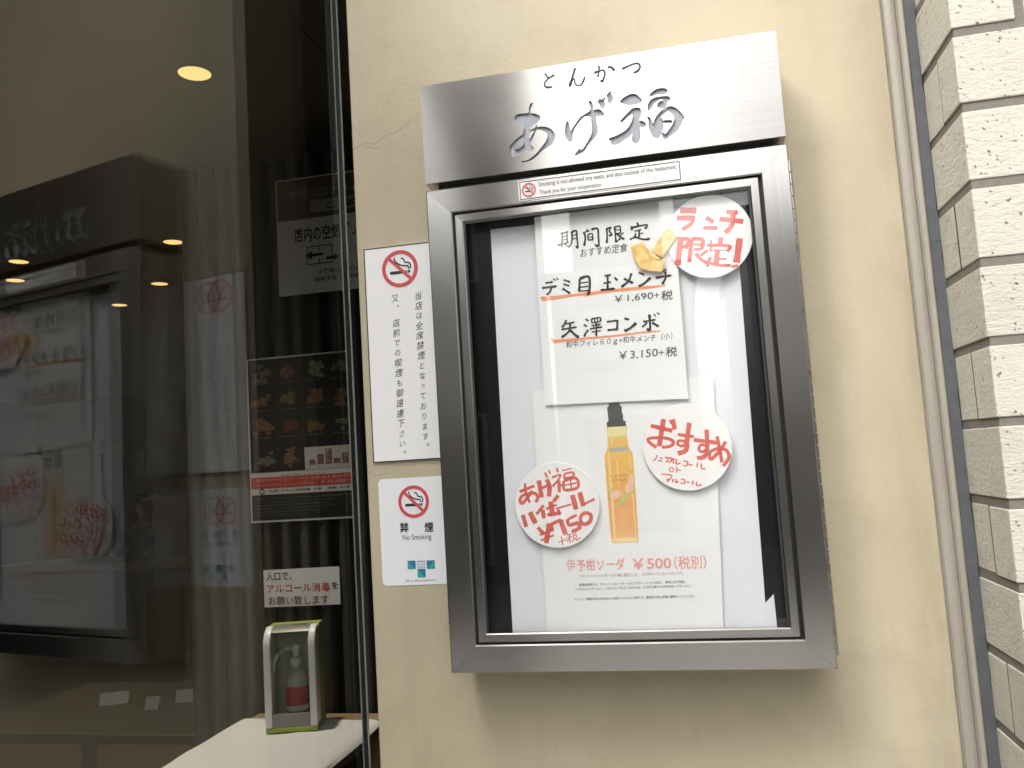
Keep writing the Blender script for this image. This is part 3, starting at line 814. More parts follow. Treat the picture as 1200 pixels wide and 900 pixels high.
k = ink_for(mn, -.0006)
for r_ in range(6):
    k.text(['店舗により取扱商品が異なります', '詳しくはスタッフまでお尋ねください', '表示価格は税別です', '掲載写真はイメージです', '配達エリアはお問い合わせください', '数に限りがございます'][r_]*2, U(.06), U(.06+[.9,.72,.66,.72,.62,.5][r_]), Z(.137-.02*r_), Z(.146-.02*r_))
for r_ in range(3):
    for c_ in range(4): k.text('季節のお料理', U(.06+.245*c_), U(.20+.245*c_), Z(.835-.165*r_), Z(.843-.165*r_))
k.lines('small_lettering', flat('grey_ink', (.20,.20,.18), .5), mn)
foods = [[(.34,.33,.28),(.10,.09,.06),(.42,.40,.36)], [(.30,.17,.11),(.09,.05,.035),(.38,.24,.17)], [(.08,.09,.04),(.22,.22,.13),(.35,.33,.28)], [(.22,.22,.18),(.10,.10,.07)],
 [(.34,.22,.10),(.16,.09,.04),(.44,.33,.2)], [(.25,.17,.09),(.07,.08,.03),(.38,.30,.2)], [(.33,.19,.08),(.10,.05,.02),(.42,.3,.16)], [(.24,.15,.07),(.09,.06,.03)],
 [(.36,.18,.07),(.12,.05,.02),(.46,.34,.25)], [(.20,.06,.045),(.09,.03,.025),(.26,.11,.08)], [(.38,.09,.04),(.08,.08,.03),(.42,.17,.06)], [(.22,.23,.12),(.10,.12,.05),(.35,.34,.24)],
 [(.10,.11,.07),(.22,.21,.16)], [(.34,.19,.09),(.12,.06,.03),(.46,.33,.2)]]
cells = [(.14+.25*(i % 4), .905-.165*(i//4)) for i in range(12)]+[(.15, .37), (.40, .37)]
rnd = random.Random(5)
for i, (u, v_) in enumerate(cells):
    k = ink_for(mn, -.0005); mt = m_food('food_photo', [tuple(.72*q for q in c) for c in foods[i]], rnd.uniform(70, 130))
    for b_ in range(rnd.randint(9, 13)):
        ca, cb = U(u)+rnd.gauss(0, .013), Z(v_)+rnd.gauss(0, .009); ra = rnd.uniform(.004, .0125); ph = rnd.uniform(0, 6)
        k.dy = -.0005-.00002*b_
        k.shape([(ca+ra*(1+.25*math.sin(3*t+ph)+.12*math.sin(7*t))*math.cos(t)*1.2, cb+ra*.8*(1+.25*math.sin(3*t+ph)+.12*math.sin(7*t))*math.sin(t)) for t in [2*math.pi*j/22 for j in range(22)]])
    k.build('dish_photo', mt, mn, fixn=False)
k = ink_for(mn, -.0008)
for i in range(5): k.rect(U(.56+.075*i), U(.62+.075*i), Z(.33), Z(.36+.03*(i % 3)))
k.build('box_photo', m_food('box_photo', [(.30,.28,.24),(.16,.05,.05),(.22,.20,.16)], 60), mn, fixn=False)

# recessed downlights
LAMP = emis('warm_lamp', (1, .66, .22), .46)
for i, (x, y, lab) in enumerate([(-1.2165,.934,'large warm downlight lit in the ceiling above the table'), (-2.2143,2.3125,'warm downlight nearest the slat screen, beyond the first'),
        (-2.756,2.989,'warm downlight just below and left of the one nearest the screen'), (-3.288,3.36,'lowest and smallest looking warm downlight'),
        (-3.0355,2.311,'upper of the two warm downlights at the left edge'), (-3.324,2.602,'lower of the two warm downlights at the left edge')]):
    o = empty('downlight', (x, y, 2.6), lab, 'ceiling light', 'downlights in the shop ceiling')
    g = G(); g.lathe([(.043,-.001),(.050,-.001),(.050,-.004),(.043,-.004),(.043,-.001)], n=32); g.build('trim_ring', flat('dark_trim', (.08,.07,.05), .5), o, smooth=True)
    g = G(); g.lathe([(.0425,-.0012),(.0425,-.0026),(.02,-.0034)], n=32); g.build('lamp', LAMP, o)
    ld = bpy.data.lights.new('downlight_beam', 'SPOT'); ld.energy = 30.0 if i == 0 else 6.0; ld.color = (1, .90, .76) if i == 0 else (1, .76, .48); ld.spot_size = R(56 if i == 0 else 110); ld.spot_blend = .7; ld.shadow_soft_size = .04
    lo = bpy.data.objects.new('downlight_beam', ld); COL.objects.link(lo); lo.parent = o; lo.location = (0, 0, -.02)
    if i == 0: lo.rotation_euler = Vector((-.18, .22, 1.75)).to_track_quat('Z', 'Y').to_euler()

# far room: counter, divider, person on a stool, table cards
ct = empty('counter', (-4.6, 5.35, .05), 'brown wooden counter deep inside the shop', 'counter')
BRW = m_wood('brown_wood', (.22,.11,.06), (.32,.17,.10), (3, 30, 30))
g = G(); g.box((-1.3, -.25, .76), (.6, .25, .84)); g.build('counter_top', BRW, ct, bevel=.004)
g = G(); g.box((-1.25, -.2, 0), (.55, .2, .757)); g.build('counter_front', DARKW, ct)
g = G(); g.box((-.19, -.02, 0), (.19, .02, .48)); g.box((-.21, -.03, .483), (.21, .03, .505)); tag(g.build('divider_panel', m_wood('reddish_wood', (.20,.095,.06), (.27,.13,.085), (3,30,30)), None, (-4.36, 5.45, .893), bevel=.003), 'reddish wooden divider standing on the counter', 'divider')
SKIN = flat('skin', (.42,.20,.11), .5, .05)
def skin_mesh(name, pts, edges, mat, parent, sub=2):
    me = bpy.data.meshes.new(name); me.from_pydata([p[:3] for p in pts], edges, [])
    o = bpy.data.objects.new(name, me); COL.objects.link(o)
    o.modifiers.new('skin', 'SKIN'); s_ = o.modifiers.new('sub', 'SUBSURF'); s_.levels = s_.render_levels = sub
    for i, p in enumerate(pts):
        sv = me.skin_vertices[0].data[i]; sv.radius = (p[3], p[3] if len(p) < 5 else p[4]); sv.use_root = (i == 0)
    dg = bpy.context.evaluated_depsgraph_get(); m2 = bpy.data.meshes.new_from_object(o.evaluated_get(dg)); m2.name = name
    m2.materials.clear(); m2.materials.append(mat)
    for p in m2.polygons: p.use_smooth = True
    bpy.data.objects.remove(o); bpy.data.meshes.remove(me)
    o = bpy.data.objects.new(name, m2); COL.objects.link(o); o.parent = parent; return o
ps = empty('person', (-5.02, 6.0, .05), 'person in dark clothes and cap seated behind the counter with one forearm raised', 'person')
pts = [(0,0,.70,.13),(0,0,.90,.13),(0,-.02,1.06,.12),(0,-.02,1.13,.055),(.01,-.03,1.19,.062),(.015,-.05,1.26,.085,.10),(.015,-.045,1.335,.08,.095),
 (.17,-.02,1.03,.055),(.24,-.12,.93,.045),(.27,-.26,1.08,.036),(.31,-.30,1.24,.028),(.315,-.305,1.275,.034),(.32,-.31,1.31,.026),
 (.295,-.31,1.355,.009),(.312,-.312,1.37,.009),(.33,-.312,1.365,.009),(.346,-.31,1.35,.008),(.285,-.305,1.315,.010),(.272,-.305,1.335,.009),
 (-.17,-.02,1.03,.055),(-.23,-.12,.90,.045),(-.14,-.32,.84,.035),(-.08,-.40,.83,.032),
 (.09,-.08,.62,.085),(.11,-.42,.60,.06),(.11,-.42,.12,.04),(.11,-.52,.03,.035),(-.09,-.08,.62,.085),(-.11,-.42,.60,.06),(-.11,-.42,.12,.04),(-.11,-.52,.03,.035),(.017,-.145,1.255,.016)]
ed = [(0,1),(1,2),(2,3),(3,4),(4,5),(5,6),(2,7),(7,8),(8,9),(9,10),(10,11),(11,12),(12,13),(12,14),(12,15),(12,16),(11,17),(17,18),(2,19),(19,20),(20,21),(21,22),(0,23),(23,24),(24,25),(25,26),(0,27),(27,28),(28,29),(29,30),(5,31)]
skin_mesh('body', pts, ed, SKIN, ps)
DC = flat('dark_cloth', (.02,.02,.025), .9, .1)
cp = [(0,0,.66,.145),(0,0,.90,.148),(0,-.02,1.05,.135),(.17,-.02,1.035,.068),(.24,-.12,.935,.058),(-.17,-.02,1.035,.068),(-.23,-.12,.905,.058),(-.17,-.25,.86,.048)]
skin_mesh('dark_shirt', cp, [(0,1),(1,2),(2,3),(3,4),(2,5),(5,6),(6,7)], DC, ps)
hp = [(.015,-.02,1.31,.093,.108),(.015,-.03,1.375,.088,.10),(.015,-.035,1.41,.05),(.016,-.13,1.352,.05,.010)]
skin_mesh('cap', hp, [(0,1),(1,2),(1,3)], DC, ps)
for s in (-1, 1):
    g = G(); g.lathe([(.001,-.006),(.007,-.003),(.008,0),(.007,.003),(.001,.006)], n=10); g.build('eye', INK, ps, (.015+s*.032, -.142, 1.285), smooth=True)
st = empty('stool', (-5.02, 6.02, .05), 'dark round stool under the person behind the counter', 'stool')
g = G(); g.lathe([(.16,.52),(.17,.53),(.17,.555),(.15,.565)], n=24); g.build('seat', DC, st, smooth=True)
for a in (45, 135, 225, 315):
    g = G(); g.tube([(.10*math.cos(R(a)), .10*math.sin(R(a)), .52), (.17*math.cos(R(a)), .17*math.sin(R(a)), 0)], .014); g.build('leg', DC, st)
dt = empty('dark_table', (-2.02, 1.80, .05), 'dark low table inside the shop with white cards lying on it', 'table')
g = G(); g.box((-.5, -.35, .62), (.45, .30, .65)); g.build('table_top', flat('black_wood', (.03,.026,.02), .4, .1), dt, bevel=.003)
for sx in (-.45, .40):
    for sy in (-.3, .25):
        g = G(); g.box((sx-.02, sy-.02, 0), (sx+.02, sy+.02, .618)); g.build('leg', flat('black_wood_leg', (.03,.026,.02), .4, .1), dt)
for (x, y, rz, sz, lab) in ((-2.159,1.80,25,1.0,'folded white card, leftmost on the dark table'), (-1.955,1.74,8,.5,'smallest white card in the middle of the dark table'), (-1.87,1.83,18,.9,'white card at the screen end of the dark table')):
    g = G(); g.add([(-.05*sz,-.02,.0),(.05*sz,-.02,.0),(.05*sz,0,.042),(-.05*sz,0,.042),(.05*sz,.02,0),(-.05*sz,.02,0)], [(0,1,2,3),(3,2,4,5)])
    o = g.build('table_card', CARD, None, (x, y, .7005), fixn=False); o.rotation_euler.z = R(rz); md = o.modifiers.new('thick', 'SOLIDIFY'); md.thickness = .0008
    tag(o, lab, 'card', 'white cards on the dark table')

# ------------------------------------------------------------------ the steel display case
CX0, CX1, CZ0, CZ1, YF = -.2783, .1330, 1.2692, 1.8270, -.0815
ORG = (-.0727, 0, 1.2692)
case = empty('display_case', ORG, 'brushed steel wall display case with engraved header holding menu sheets', 'display case')
ox, oy, oz = ORG
g = G(); a = (CX0-ox+.002, CX1-ox-.002, CZ0-oz+.002, CZ1-oz-.002)
t_ = .002
g.box((a[0], -.0690, a[2]), (a[0]+t_, -.0008, a[3])); g.box((a[1]-t_, -.0690, a[2]), (a[1], -.0008, a[3]))
g.box((a[0]+t_, -.0690, a[2]), (a[1]-t_, -.0008, a[2]+t_)); g.box((a[0]+t_, -.0690, a[3]-t_), (a[1]-t_, -.0008, a[3])); g.box((a[0]+t_, -.003, a[2]+t_), (a[1]-t_, -.0009, a[3]-t_))
g.build('cabinet_body', STEEL_H, case)
g = G(); g.box((-.1985, -.0590, .020), (.1985, -.0560, .535)); g.build('backing_board', BLACKB, case)

def rails(name, x0, x1, z0, z1, prof, partn):
    """four mitred rails; prof = (inward distance, y) points"""
    cs = [(x0, z0, 1, 1), (x1, z0, -1, 1), (x1, z1, -1, -1), (x0, z1, 1, -1)]
    for i in range(4):
        a, b = cs[i], cs[(i+1) % 4]; n = len(prof)
        V = [(c[0]+c[2]*u-ox, y, c[1]+c[3]*u-oz) for c in (a, b) for u, y in prof]
        F = [(j, (j+1) % n, n+(j+1) % n, n+j) for j in range(n)]+[tuple(range(n)), tuple(range(2*n-1, n-1, -1))]
        e = .00012          # hairline mitre gap
        d = Vector((b[0]-a[0], 0, b[1]-a[1])).normalized()*e
        V = [tuple(Vector(v)+(d if q < n else -d)) for q, v in enumerate(V)]
        g = G(); g.add(V, F); g.build(partn, STEEL_H if i % 2 == 0 else STEEL_V, case, bevel=.0)
rails('outer', CX0, CX1, CZ0, CZ1, [(0, -.0695), (0, -.0803), (.0012, YF), (.0288, YF), (.0302, -.0800), (.0302, -.0695)], 'frame_rail')
rails('inner', CX0+.0330, CX1-.0330, CZ0+.0325, CZ1-.0325, [(0, -.0705), (0, -.0790), (.0008, -.0798), (.0086, -.0798), (.0098, -.0786), (.0098, -.0705)], 'inner_rail')
g = G()
for (x0, x1, z0, z1) in ((CX0+.0303, CX1-.0303, CZ0+.0303, CZ0+.0324), (CX0+.0303, CX1-.0303, CZ1-.0324, CZ1-.0303), (CX0+.0303, CX0+.0329, CZ0+.0325, CZ1-.0325), (CX1-.0329, CX1-.0303, CZ0+.0325, CZ1-.0325)):
    g.box((x0-ox, -.0735, z0-oz), (x1-ox, -.0700, z1-oz))
b_ = .0429
for (x0, x1, z0, z1) in ((CX0+b_, CX1-b_, CZ1-b_-.0018, CZ1-b_), (CX0+b_, CX0+b_+.0022, CZ0+b_+.0018, CZ1-b_-.0018), (CX1-b_-.0022, CX1-b_, CZ0+b_+.0018, CZ1-b_-.0018)):
    g.box((x0-ox, -.0786, z0-oz), (x1-ox, -.0772, z1-oz))
g.build('gasket', GASKET, case)
g = G(); g.box((CX0+.0430-ox, -.0768, CZ0+.0430-oz), (CX1-.0430-ox, -.0740, CZ1-.0430-oz)); g.build('glass_pane', CASEGLASS, case)
g = G(); z = CZ0+.012
while z < CZ1-.02:
    g.lathe([(.0026, 0), (.0030, .0004), (.0030, .0122), (.0026, .0126)], (CX1+.0012-ox, -.0700, z-oz), n=10); z += .0136
g.box((CX1-.0005-ox, -.0700, .012), (CX1+.0022-ox, -.0688, CZ1-.02-oz))
g.build('hinge', STEEL_V, case, smooth=True)
# header: large letters cut through its face, small ones drawn as dark shade
HX0, HX1, HZ0, HZ1 = -.2785, .1327, 1.8352, 1.9565
hd = empty('header', (0, 0, 0), None, None); hd.parent = case
g = G(); t_ = .0015
A = (HX0-ox, HX1-ox, HZ0-oz, HZ1-oz)
g.box((A[0], -.0802, A[2]), (A[0]+t_, -.0008, A[3])); g.box((A[1]-t_, -.0802, A[2]), (A[1], -.0008, A[3])); g.box((A[0]+t_, -.0802, A[2]), (A[1]-t_, -.0008, A[2]+t_)); g.box((A[0]+t_, -.0802, A[3]-t_), (A[1]-t_, -.0008, A[3]))
bpy.data.objects.remove(hd)
g.build('header_box', STEEL_H, case)
loops = [round_rect(HX0+.0002, HX1-.0002, HZ0+.0002, HZ1-.0002, .0012, 3)]+[outline(q) for q in ('a','a1','a2','ge','d1','d2','f1','f2','f3','f4','f5','f6')]
fp = curve_plate(loops, YF, .0012, 'header_face', HEADST, case, ORG)
g = G(); g.box((A[0]+t_+.001, -.0790, A[2]+t_+.001), (A[1]-t_-.001, -.0775, A[3]-t_-.001)); g.build('letter_plate', LETPLATE, case)
k = Ink((ox, oz), YF-.0002); k.strokes('title_small'); k.build('recess_shade_letters', CUTSHADE, case, fixn=False)  # flat strokes on the face; the dark of cut recesses is painted
g = G(); g.box((A[0]+.012, -.066, CZ1-oz+.0005), (A[1]-.012, -.001, A[2]-.0005)); g.build('neck', GASKET, case)

# ------------------------------------------------------------------ no smoking symbols and notices
def no_smoking(o, cx, cz, r):
    k = ink_for(o, -.0006); k.ring(cx, cz, r*.80, r)
    c, s = math.cos(R(-45)), math.sin(R(-45)); h = r*.085
    k.dy = -.00075; k.shape([(cx-c*r*.85+s*h, cz-s*r*.85-c*h), (cx+c*r*.85+s*h, cz+s*r*.85-c*h), (cx+c*r*.85-s*h, cz+s*r*.85+c*h), (cx-c*r*.85-s*h, cz-s*r*.85+c*h)])
    k.build('prohibition_ring', RED, o, fixn=False)
    k = ink_for(o, -.00045); k.rect(cx-r*.56, cx+r*.28, cz-r*.28, cz-r*.12); k.rect(cx+r*.33, cx+r*.40, cz-r*.28, cz-r*.12); k.rect(cx+r*.44, cx+r*.56, cz-r*.28, cz-r*.12)
    W = r*.075
    k.stroke([(cx-r*.30, cz+r*.62), (cx-r*.24, cz+r*.42), (cx-r*.02, cz+r*.22), (cx+r*.22, cz+r*.14), (cx+r*.44, cz+r*.10), (cx+r*.48, cz-r*.06)], W, 'line')
    k.stroke([(cx+r*.08, cz+r*.56), (cx+r*.22, cz+r*.50), (cx+r*.30, cz+r*.32), (cx+r*.50, cz+r*.28), (cx+r*.60, cz+r*.12), (cx+r*.57, cz-r*.06)], W, 'line')
    k.build('cigarette_symbol', INK, o, fixn=False)

nz0, nz1, nx0, nx1 = 1.5108, 1.7880, -.3903, -.2915
n1 = sheet('wall_notice', [(nx0, nz0), (nx1, nz0), (nx1, nz1), (nx0, nz1)], -.0032, .0030, PAPER, 'tall white notice with upright handwriting style text and a red smoking ban ring', 'notice')
k = ink_for(n1); b = .0013
for q in ((nx0, nx1, nz0, nz0+b), (nx0, nx1, nz1-b, nz1), (nx0, nx0+b, nz0+b, nz1-b), (nx1-b, nx1, nz0+b, nz1-b)): k.rect(*q)
k.build('black_border', INK, n1, fixn=False)
no_smoking(n1, -.3420, 1.7573, .0242)
k = ink_for(n1, -.00035)
def vertical(k, s, x, ztop, pitch, size, skew=.10):
    z = ztop
    for c in s:
        if c in '。、': k.text(c, x+size*.12, x+size*.40, z-size*.40, z-size*.08); z -= pitch*.86; continue
        if c == ' ': z -= pitch*.6; continue
        f = .68 if c == 'っ' else (.86 if '\u3040' < c < '\u30ff' else 1.0)
        V, F = glyphs(c, -.002); w_ = max(v[0] for v in V)-min(v[0] for v in V); h_ = max(v[1] for v in V)-min(v[1] for v in V)
        w_, h_ = w_*size*f*.88, h_*size*f*.95; jx = .0004*math.sin(z*900)
        k.text(c, x-w_/2+jx-skew*h_/2, x+w_/2+jx-skew*h_/2, z-size/2-h_/2, z-size/2+h_/2, -.002, skew, w_*.10); z -= pitch
vertical(k, '当店は全席禁煙となっております。', -.3195, 1.7250, .01285, .0118)
k.build('lettering', INK, n1, fixn=False); k = ink_for(n1, -.00035)
vertical(k, '又、 店前での喫煙も御遠慮下さい。', -.3505, 1.7245, .01290, .0118)
k.build('lettering', INK, n1, fixn=False)

n2 = sheet('wall_sticker', round_rect(-.3860, -.2950, 1.3565, 1.4895, .006), -.0010, .0009, flat('sticker_white', (.80,.815,.83), .4, .01), 'white sticker with rounded corners, smoking ban ring and blue green triangles', 'sticker')
no_smoking(n2, -.3400, 1.4594, .0202)
k = ink_for(n2, -.00035); k.text('禁', -.3600, -.3480, 1.4215, 1.4340, .02); k.text('煙', -.3275, -.3160, 1.4205, 1.4330, .02)
k.text('No Smoking', -.3565, -.3195, 1.4100, 1.4190); k.text('「禁煙」とは、喫煙のほかにも加熱式を含みます', -.3560, -.3160, 1.3605, 1.3630); k.lines('lettering', INK, n2)
BL, GRN = flat('sign_blue', (.03,.17,.36), .45, .03), flat('sign_green', (.03,.36,.30), .45, .03)
sq = [(-.3520, 1.3760, 0), (-.3270, 1.3755, 1), (-.3395, 1.3655, 0)]; s_ = .0105
ka, kb = ink_for(n2, -.00035), ink_for(n2, -.00035)
for x, z, f in sq:
    if f == 0: ka.shape([(x, z+s_), (x+s_, z), (x+s_, z+s_)]); kb.shape([(x, z), (x+s_, z), (x, z+s_)])
    else: ka.shape([(x, z), (x, z+s_), (x+s_, z+s_)]); kb.shape([(x, z), (x+s_, z), (x+s_, z+s_)])
ka.build('blue_triangles', BL, n2, fixn=False); kb.build('green_triangles', GRN, n2, fixn=False)
k = ink_for(n2, -.00035); 
for i in range(3): k.text(['受動喫煙', '防止対策', '実施中'][i], -.3398, -.3288, 1.3838-.0035*i, 1.3862-.0035*i)
k.lines('small_lettering', BL, n2)

fs = sheet('frame_sticker', [(-.1662, 1.8000), (.0190, 1.8000), (.0190, 1.8238), (-.1662, 1.8238)], YF-.0010, .0008, flat('label_white', (.74,.74,.72), .4, .01), 'long white English no smoking label stuck on the steel frame', 'sticker')
k = ink_for(fs, -.00025); b = .0009; q = (-.1648, .0176, 1.8012, 1.8226)
for r_ in ((q[0], q[1], q[2], q[2]+b), (q[0], q[1], q[3]-b, q[3]), (q[0], q[0]+b, q[2]+b, q[3]-b), (q[1]-b, q[1], q[2]+b, q[3]-b)): k.rect(*r_)
k.text('Smoking is not allowed any seats, and also outside of the restaurant.', -.1425, .0140, 1.8128, 1.8195, .004); k.text('Thank you for your cooperation.', -.1420, -.0700, 1.8035, 1.8100, .004)
k.lines('lettering', INK, fs)
no_smoking(fs, -.1542, 1.8119, .0082)

# ------------------------------------------------------------------ sheets and cards inside the case
bs = sheet('backing_sheet', [(-.2099, 1.3075), (.0789, 1.3075), (.0785, 1.3430), (.0690, 1.3340), (.0735, 1.7000), (.0745, 1.7750), (-.2074, 1.7777)], -.0600, .0006, PAPER_B, 'large blank white sheet behind the menus in the case', 'paper')
k = Ink((0, 0), 0)
bp = sheet('drink_poster', [(-.1694, 1.3078), (.0231, 1.3078), (.0351, 1.5820), (-.1692, 1.5811)], -.0640, .0004, PAPER, 'white drink poster with an orange bottle and small print', 'poster')
k = ink_for(bp); k.text('伊', -.1428, -.1325, 1.3752, 1.3880, .004); k.text('予柑ソーダ', -.1312, -.0770, 1.3748, 1.3878, .014); k.text('￥500', -.0690, -.0265, 1.3745, 1.3865, .018); k.text('（税別）', -.0235, .0110, 1.3730, 1.3875, .010); k.lines('price_heading', PINK, bp)
k = ink_for(bp); k.text('「サントリーハイボールの為に誕生した　コラボレーションシロップ」', -.1282, -.0150, 1.3672, 1.3710); k.build('subheading', flat('mauve_ink', (.30,.20,.20), .5), bp, fixn=False)
k = ink_for(bp)
k.text('愛媛県産果汁の、サントリーのハイボールのコラボレーションの為に、開発三社が開発。', -.1300, -.0130, 1.3582, 1.3612); k.text('いつものハイボールに、このシロップを少し加えれば、たちまち爽やかな伊予柑ハイボールに！', -.1345, -.0075, 1.3535, 1.3566); k.text('サントリー角瓶の深みある味わいを損なうことなく主張する、愛媛県が育む柑橘の濃厚なシロップです。', -.1365, -.0045, 1.3425, 1.3456)
k.lines('small_lettering', INK_S, bp)
# the printed bottle
BC = -.0752
def bz(v): return 1.5600-.1555*v
sil = [(0.0165,.0),(0.0165,.045)]
half = [(.150,.0098),(.24,.0108),(.300,.0113),(.335,.0128),(.365,.0150),(.40,.0159),(.70,.0157),(.95,.0151),(.985,.0145),(1.0,.0125)]
pol = [(BC-h, bz(v)) for v, h in half]+[(BC+h, bz(v)) for v, h in reversed(half)]
t = NT('printed_amber_syrup'); tc = t.coord((1,1,1)); sp_ = t.new('SeparateXYZ'); t.link(tc, sp_.inputs[0]); nn = t.noise(tc, 60, 4)
mr = t.new('MapRange'); t.link(sp_.outputs[2], mr.inputs[0]); mr.inputs[1].default_value = -.05; mr.inputs[2].default_value = .09
t.set(Base_Color=t.mix(.18, t.ramp(mr.outputs[0], [(0., (.82,.50,.20)), (.35, (.80,.36,.14)), (.6, (.82,.45,.10)), (1., (.80,.55,.13))]), t.ramp(nn, [(.3, (.70,.30,.08)), (.7, (.95,.75,.45))])), Roughness=.5)
k = ink_for(bp); k.shape(spline(pol, 3, True)); k.build('bottle_picture', t.m, bp, fixn=False)
k = ink_for(bp, -.00036); k.shape([(BC-.0098, bz(.162)), (BC-.0106, bz(.238)), (BC-.004, bz(.243)), (BC+.004, bz(.243)), (BC+.0106, bz(.238)), (BC+.0098, bz(.162))]); k.build('bottle_neck_picture', flat('pale_yellow_print', (.80,.74,.40), .5), bp, fixn=False)
k = ink_for(bp, -.00038); k.shape([(BC-.0070, bz(.0)), (BC+.0050, bz(.0)), (BC+.0055, bz(.02)), (BC+.0075, bz(.03)), (BC+.0072, bz(.075)), (BC+.0082, bz(.085)), (BC+.0080, bz(.13)), (BC+.0105, bz(.135)), (BC+.0107, bz(.172)), (BC-.0105, bz(.172)), (BC-.0106, bz(.135)), (BC-.0085, bz(.13)), (BC-.0090, bz(.03)), (BC-.0070, bz(.02))]); k.build('bottle_cap_picture', flat('dark_grey_print', (.085,.082,.080), .5, .2), bp, fixn=False)
k = ink_for(bp, -.00040); k.shape([(BC-.0110, bz(.345)), (BC-.0085, bz(.322)), (BC+.0090, bz(.322)), (BC+.0118, bz(.350)), (BC+.0060, bz(.352)), (BC-.0060, bz(.352))]); k.build('neck_label_picture', flat('grey_print', (.42,.44,.42), .5, .4, 300), bp, fixn=False)
k = ink_for(bp, -.00040); k.text('FLAVOR', BC-.0115, BC+.0080, bz(.535), bz(.515)); k.text('SYRUP', BC-.0095, BC+.0065, bz(.565), bz(.545)); k.build('bottle_lettering', flat('brown_print', (.52,.24,.08), .5), bp, fixn=False)
for x0_, x1_, v0, v1 in ((-.0122, -.0098, .40, .95), (.0118, .0130, .41, .93), (-.0070, -.0058, .19, .31), (-.0030, -.0018, .42, .60)):
    k = ink_for(bp, -.00037); k.shape(spline([(BC+x0_, bz(v0)), (BC+x1_, bz(v0+.02)), (BC+x1_, bz(v1-.02)), (BC+x0_, bz(v1))], 4, True)); k.build('bottle_shine_picture', flat('pale_amber_print', (.87,.62,.28), .5, .08), bp, fixn=False)
k = ink_for(bp, -.00036); k.shape(spline([(BC-.0145, bz(.972)), (BC, bz(.966)), (BC+.0143, bz(.972)), (BC+.0122, bz(.997)), (BC-.0122, bz(.997))], 3, True)); k.build('bottle_base_picture', flat('light_amber_print', (.86,.66,.38), .5, .08), bp, fixn=False)
rnd = random.Random(9); kf, kl = ink_for(bp, -.00044), ink_for(bp, -.00042)
def blob(k, x, z, r, ph): k.shape([(x+r*(1+.12*math.sin(3*q+ph))*math.cos(q), z+r*(1+.12*math.sin(3*q+ph))*math.sin(q)) for q in [2*math.pi*j/16 for j in range(16)]])
for i, (u, v_, r_) in enumerate([(-.0085,.665,.0042), (-.0040,.655,.0048), (.0085,.620,.0046), (.0115,.585,.0040), (.0120,.545,.0030)]): kf.dy -= .000012; blob(kf, BC+u, bz(v_), r_, i)
for i, (u, v_, r_) in enumerate([(-.0125,.625,.0022), (.0030,.685,.0034), (-.0010,.715,.0030), (.0055,.665,.0026), (.0130,.645,.0022), (-.0070,.735,.0020), (.0125,.500,.0018)]): kl.dy -= .000003; blob(kl, BC+u, bz(v_), r_, i*2)
kf.build('fruit_picture', m_food('fruit_print', [(.80,.45,.28),(.84,.62,.45),(.80,.36,.20)], 120), bp, fixn=False)
kl.build('leaf_picture', m_food('leaf_print', [(.45,.45,.16),(.62,.58,.25),(.40,.42,.20)], 150), bp, fixn=False)

mp = sheet('menu_sheet', [(-.1542, 1.5631), (.0064, 1.5586), (.0067, 1.7856), (-.1527, 1.7835)], -.0668, .0005, PAPER, 'white menu sheet in black brush lettering with two orange underlines', 'menu')
k = ink_for(mp)
for q in ('limited', 'demi', 'yazawa'): k.strokes(q)
k.build('brush_lettering', BRUSHINK, mp, fixn=False)
for q in ('u1', 'u2'):
    k = ink_for(mp, -.00022); k.shape(outline(q, 2)); k.build('orange_underline', ORANGE, mp, fixn=False)
k = ink_for(mp, -.00035)
k.text('おすすめ定食', -.1023, -.0482, 1.7298, 1.7402, -.002, .12, .0008)
k.text('￥1,690', -.0671, -.0235, 1.6725, 1.6815, 0, .08); k.text('+', -.0225, -.0160, 1.6745, 1.6800, -.006); k.text('税', -.0150, -.0022, 1.6705, 1.6815, .008, .1)
k.text('和牛フィレ６０ｇ+和牛メンチ（小）', -.1262, -.0065, 1.6255, 1.6345, 0, .15, -.001)
k.text('￥3,150', -.0668, -.0235, 1.6070, 1.6175, 0, .08); k.text('+', -.0225, -.0160, 1.6095, 1.6150, -.006); k.text('税', -.0150, -.0025, 1.6065, 1.6178, .008, .1)
k.lines('small_lettering', INK_S, mp)

def disc(cx, cz, r, label, parts):
    g = G(); g.lathe([(r-.0004, 0), (r, .0003), (r, .0017), (r-.0004, .0020)], n=96, axis='y')
    o = g.build('price_disc', CARD, None, (cx, -.0695, cz), smooth=True); tag(o, label, 'card', 'round handwritten cards in the display case'); o['org'] = (cx, cz)
    for nm, key in parts: k = ink_for(o, -.0002); k.strokes(key); k.build(nm, MARK, o, fixn=False)
disc(.0433, 1.7372, .0470, 'round white card at top right with red marker text and an exclamation mark', [('marker_lettering', 'lunch')])
disc(.0007, 1.5055, .0478, 'round white card right of the bottle with red marker heading above small lines', [('marker_lettering', 'osusume'), ('small_lettering', 'osusume_small')])
disc(-.1480, 1.4500, .0480, 'round white card left of the bottle with the 750 yen price in red marker', [('marker_lettering', 'highball'), ('small_lettering', 'tax')])

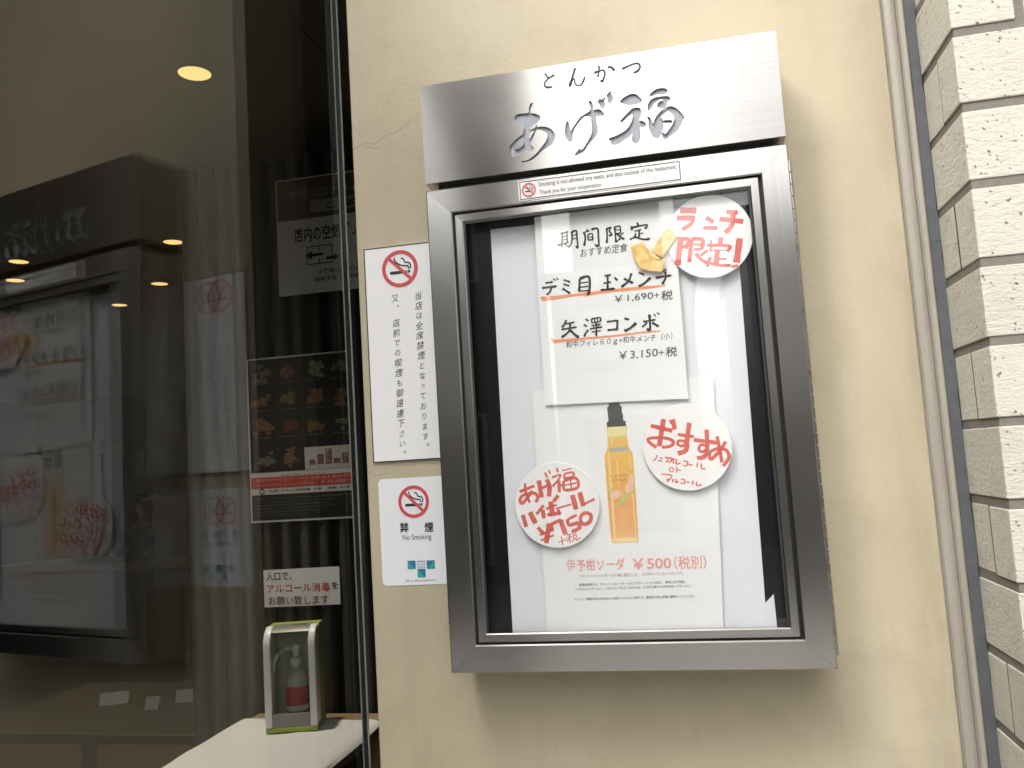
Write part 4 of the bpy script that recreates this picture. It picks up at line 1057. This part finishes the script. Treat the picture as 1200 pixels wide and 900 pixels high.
# folded yellow strip tucked between menu and card
rb = G(); YR = -.0712
def slab(pts, y0, y1, th=.0007):
    c = [(x-(-.015), y, z-1.72) for (x, z), y in zip(pts, y0)]
    d = [(x, y+th, z) for x, y, z in c]; n = len(c)
    rb.add(c+d, [tuple(range(n)), tuple(range(2*n-1, n-1, -1))]+[(i, (i+1) % n, n+(i+1) % n, n+i) for i in range(n)])
slab([(-.0015,1.7530),(.0092,1.7412),(-.0098,1.7185),(-.0215,1.7272)], [YR-.0004,YR-.0004,YR-.0012,YR-.0012], 0)
slab([(-.0225,1.7265),(-.0195,1.7230),(-.0115,1.7165),(-.0075,1.7168),(-.0085,1.7100),(-.0112,1.7018),(-.0240,1.7045),(-.0350,1.7085),(-.0400,1.7190),(-.0440,1.7340),(-.0290,1.7395),(-.0265,1.7330)], [YR-.0016]*12, 0)
slab([(-.0245,1.7300),(-.0205,1.7240),(-.0110,1.7165),(-.0140,1.7155),(-.0215,1.7190),(-.0262,1.7250)], [YR-.0024]*6, 0)
t = NT('glossy_yellow_card'); n_ = t.noise(t.coord(), 70, 4, .6); t.set(Base_Color=t.ramp(n_, [(.32, (.72,.42,.12)), (.5, (.82,.57,.22)), (.7, (.88,.73,.42))]), Roughness=.3, Normal=t.bump(n_, .4, .004))
tag(rb.build('yellow_strip', t.m, None, (-.015, 0, 1.72), bevel=.0003), 'folded golden yellow strip pointing down left beside the top right card', 'paper strip')

# sheets are never quite flat: bend each sheet and everything printed on it
def bend(o, fn, step=.012):
    for ob in [o]+list(o.children):
        me = ob.data; bm = bmesh.new(); bm.from_mesh(me)
        for ax in (0, 2):
            c0 = o.location[ax]
            n0 = int(math.floor((c0-.16)/step)); n1 = int(math.ceil((c0+.16)/step))
            for q in range(n0, n1+1):
                co = Vector((0, 0, 0)); co[ax] = q*step-c0; no_ = Vector((0, 0, 0)); no_[ax] = 1
                bmesh.ops.bisect_plane(bm, geom=bm.verts[:]+bm.edges[:]+bm.faces[:], plane_co=co, plane_no=no_, dist=1e-7)
        for v in bm.verts: v.co.y -= fn(v.co.x+o.location.x, v.co.z+o.location.z)
        bm.to_mesh(me); bm.free()
bend(mp, lambda x, z: .0009*max(0, (1.60-z)/.04)**2*(.6+.4*math.sin(30*x)) if z < 1.60 else .0007*math.sin(26*x+18*z)**2)
bend(bp, lambda x, z: .0007*math.sin(17*x+1.0)*math.sin(15*z)+.0004*math.sin(41*x+23*z))
bend(bs, lambda x, z: .0008*math.sin(13*x+.5)*math.sin(11*z+1))
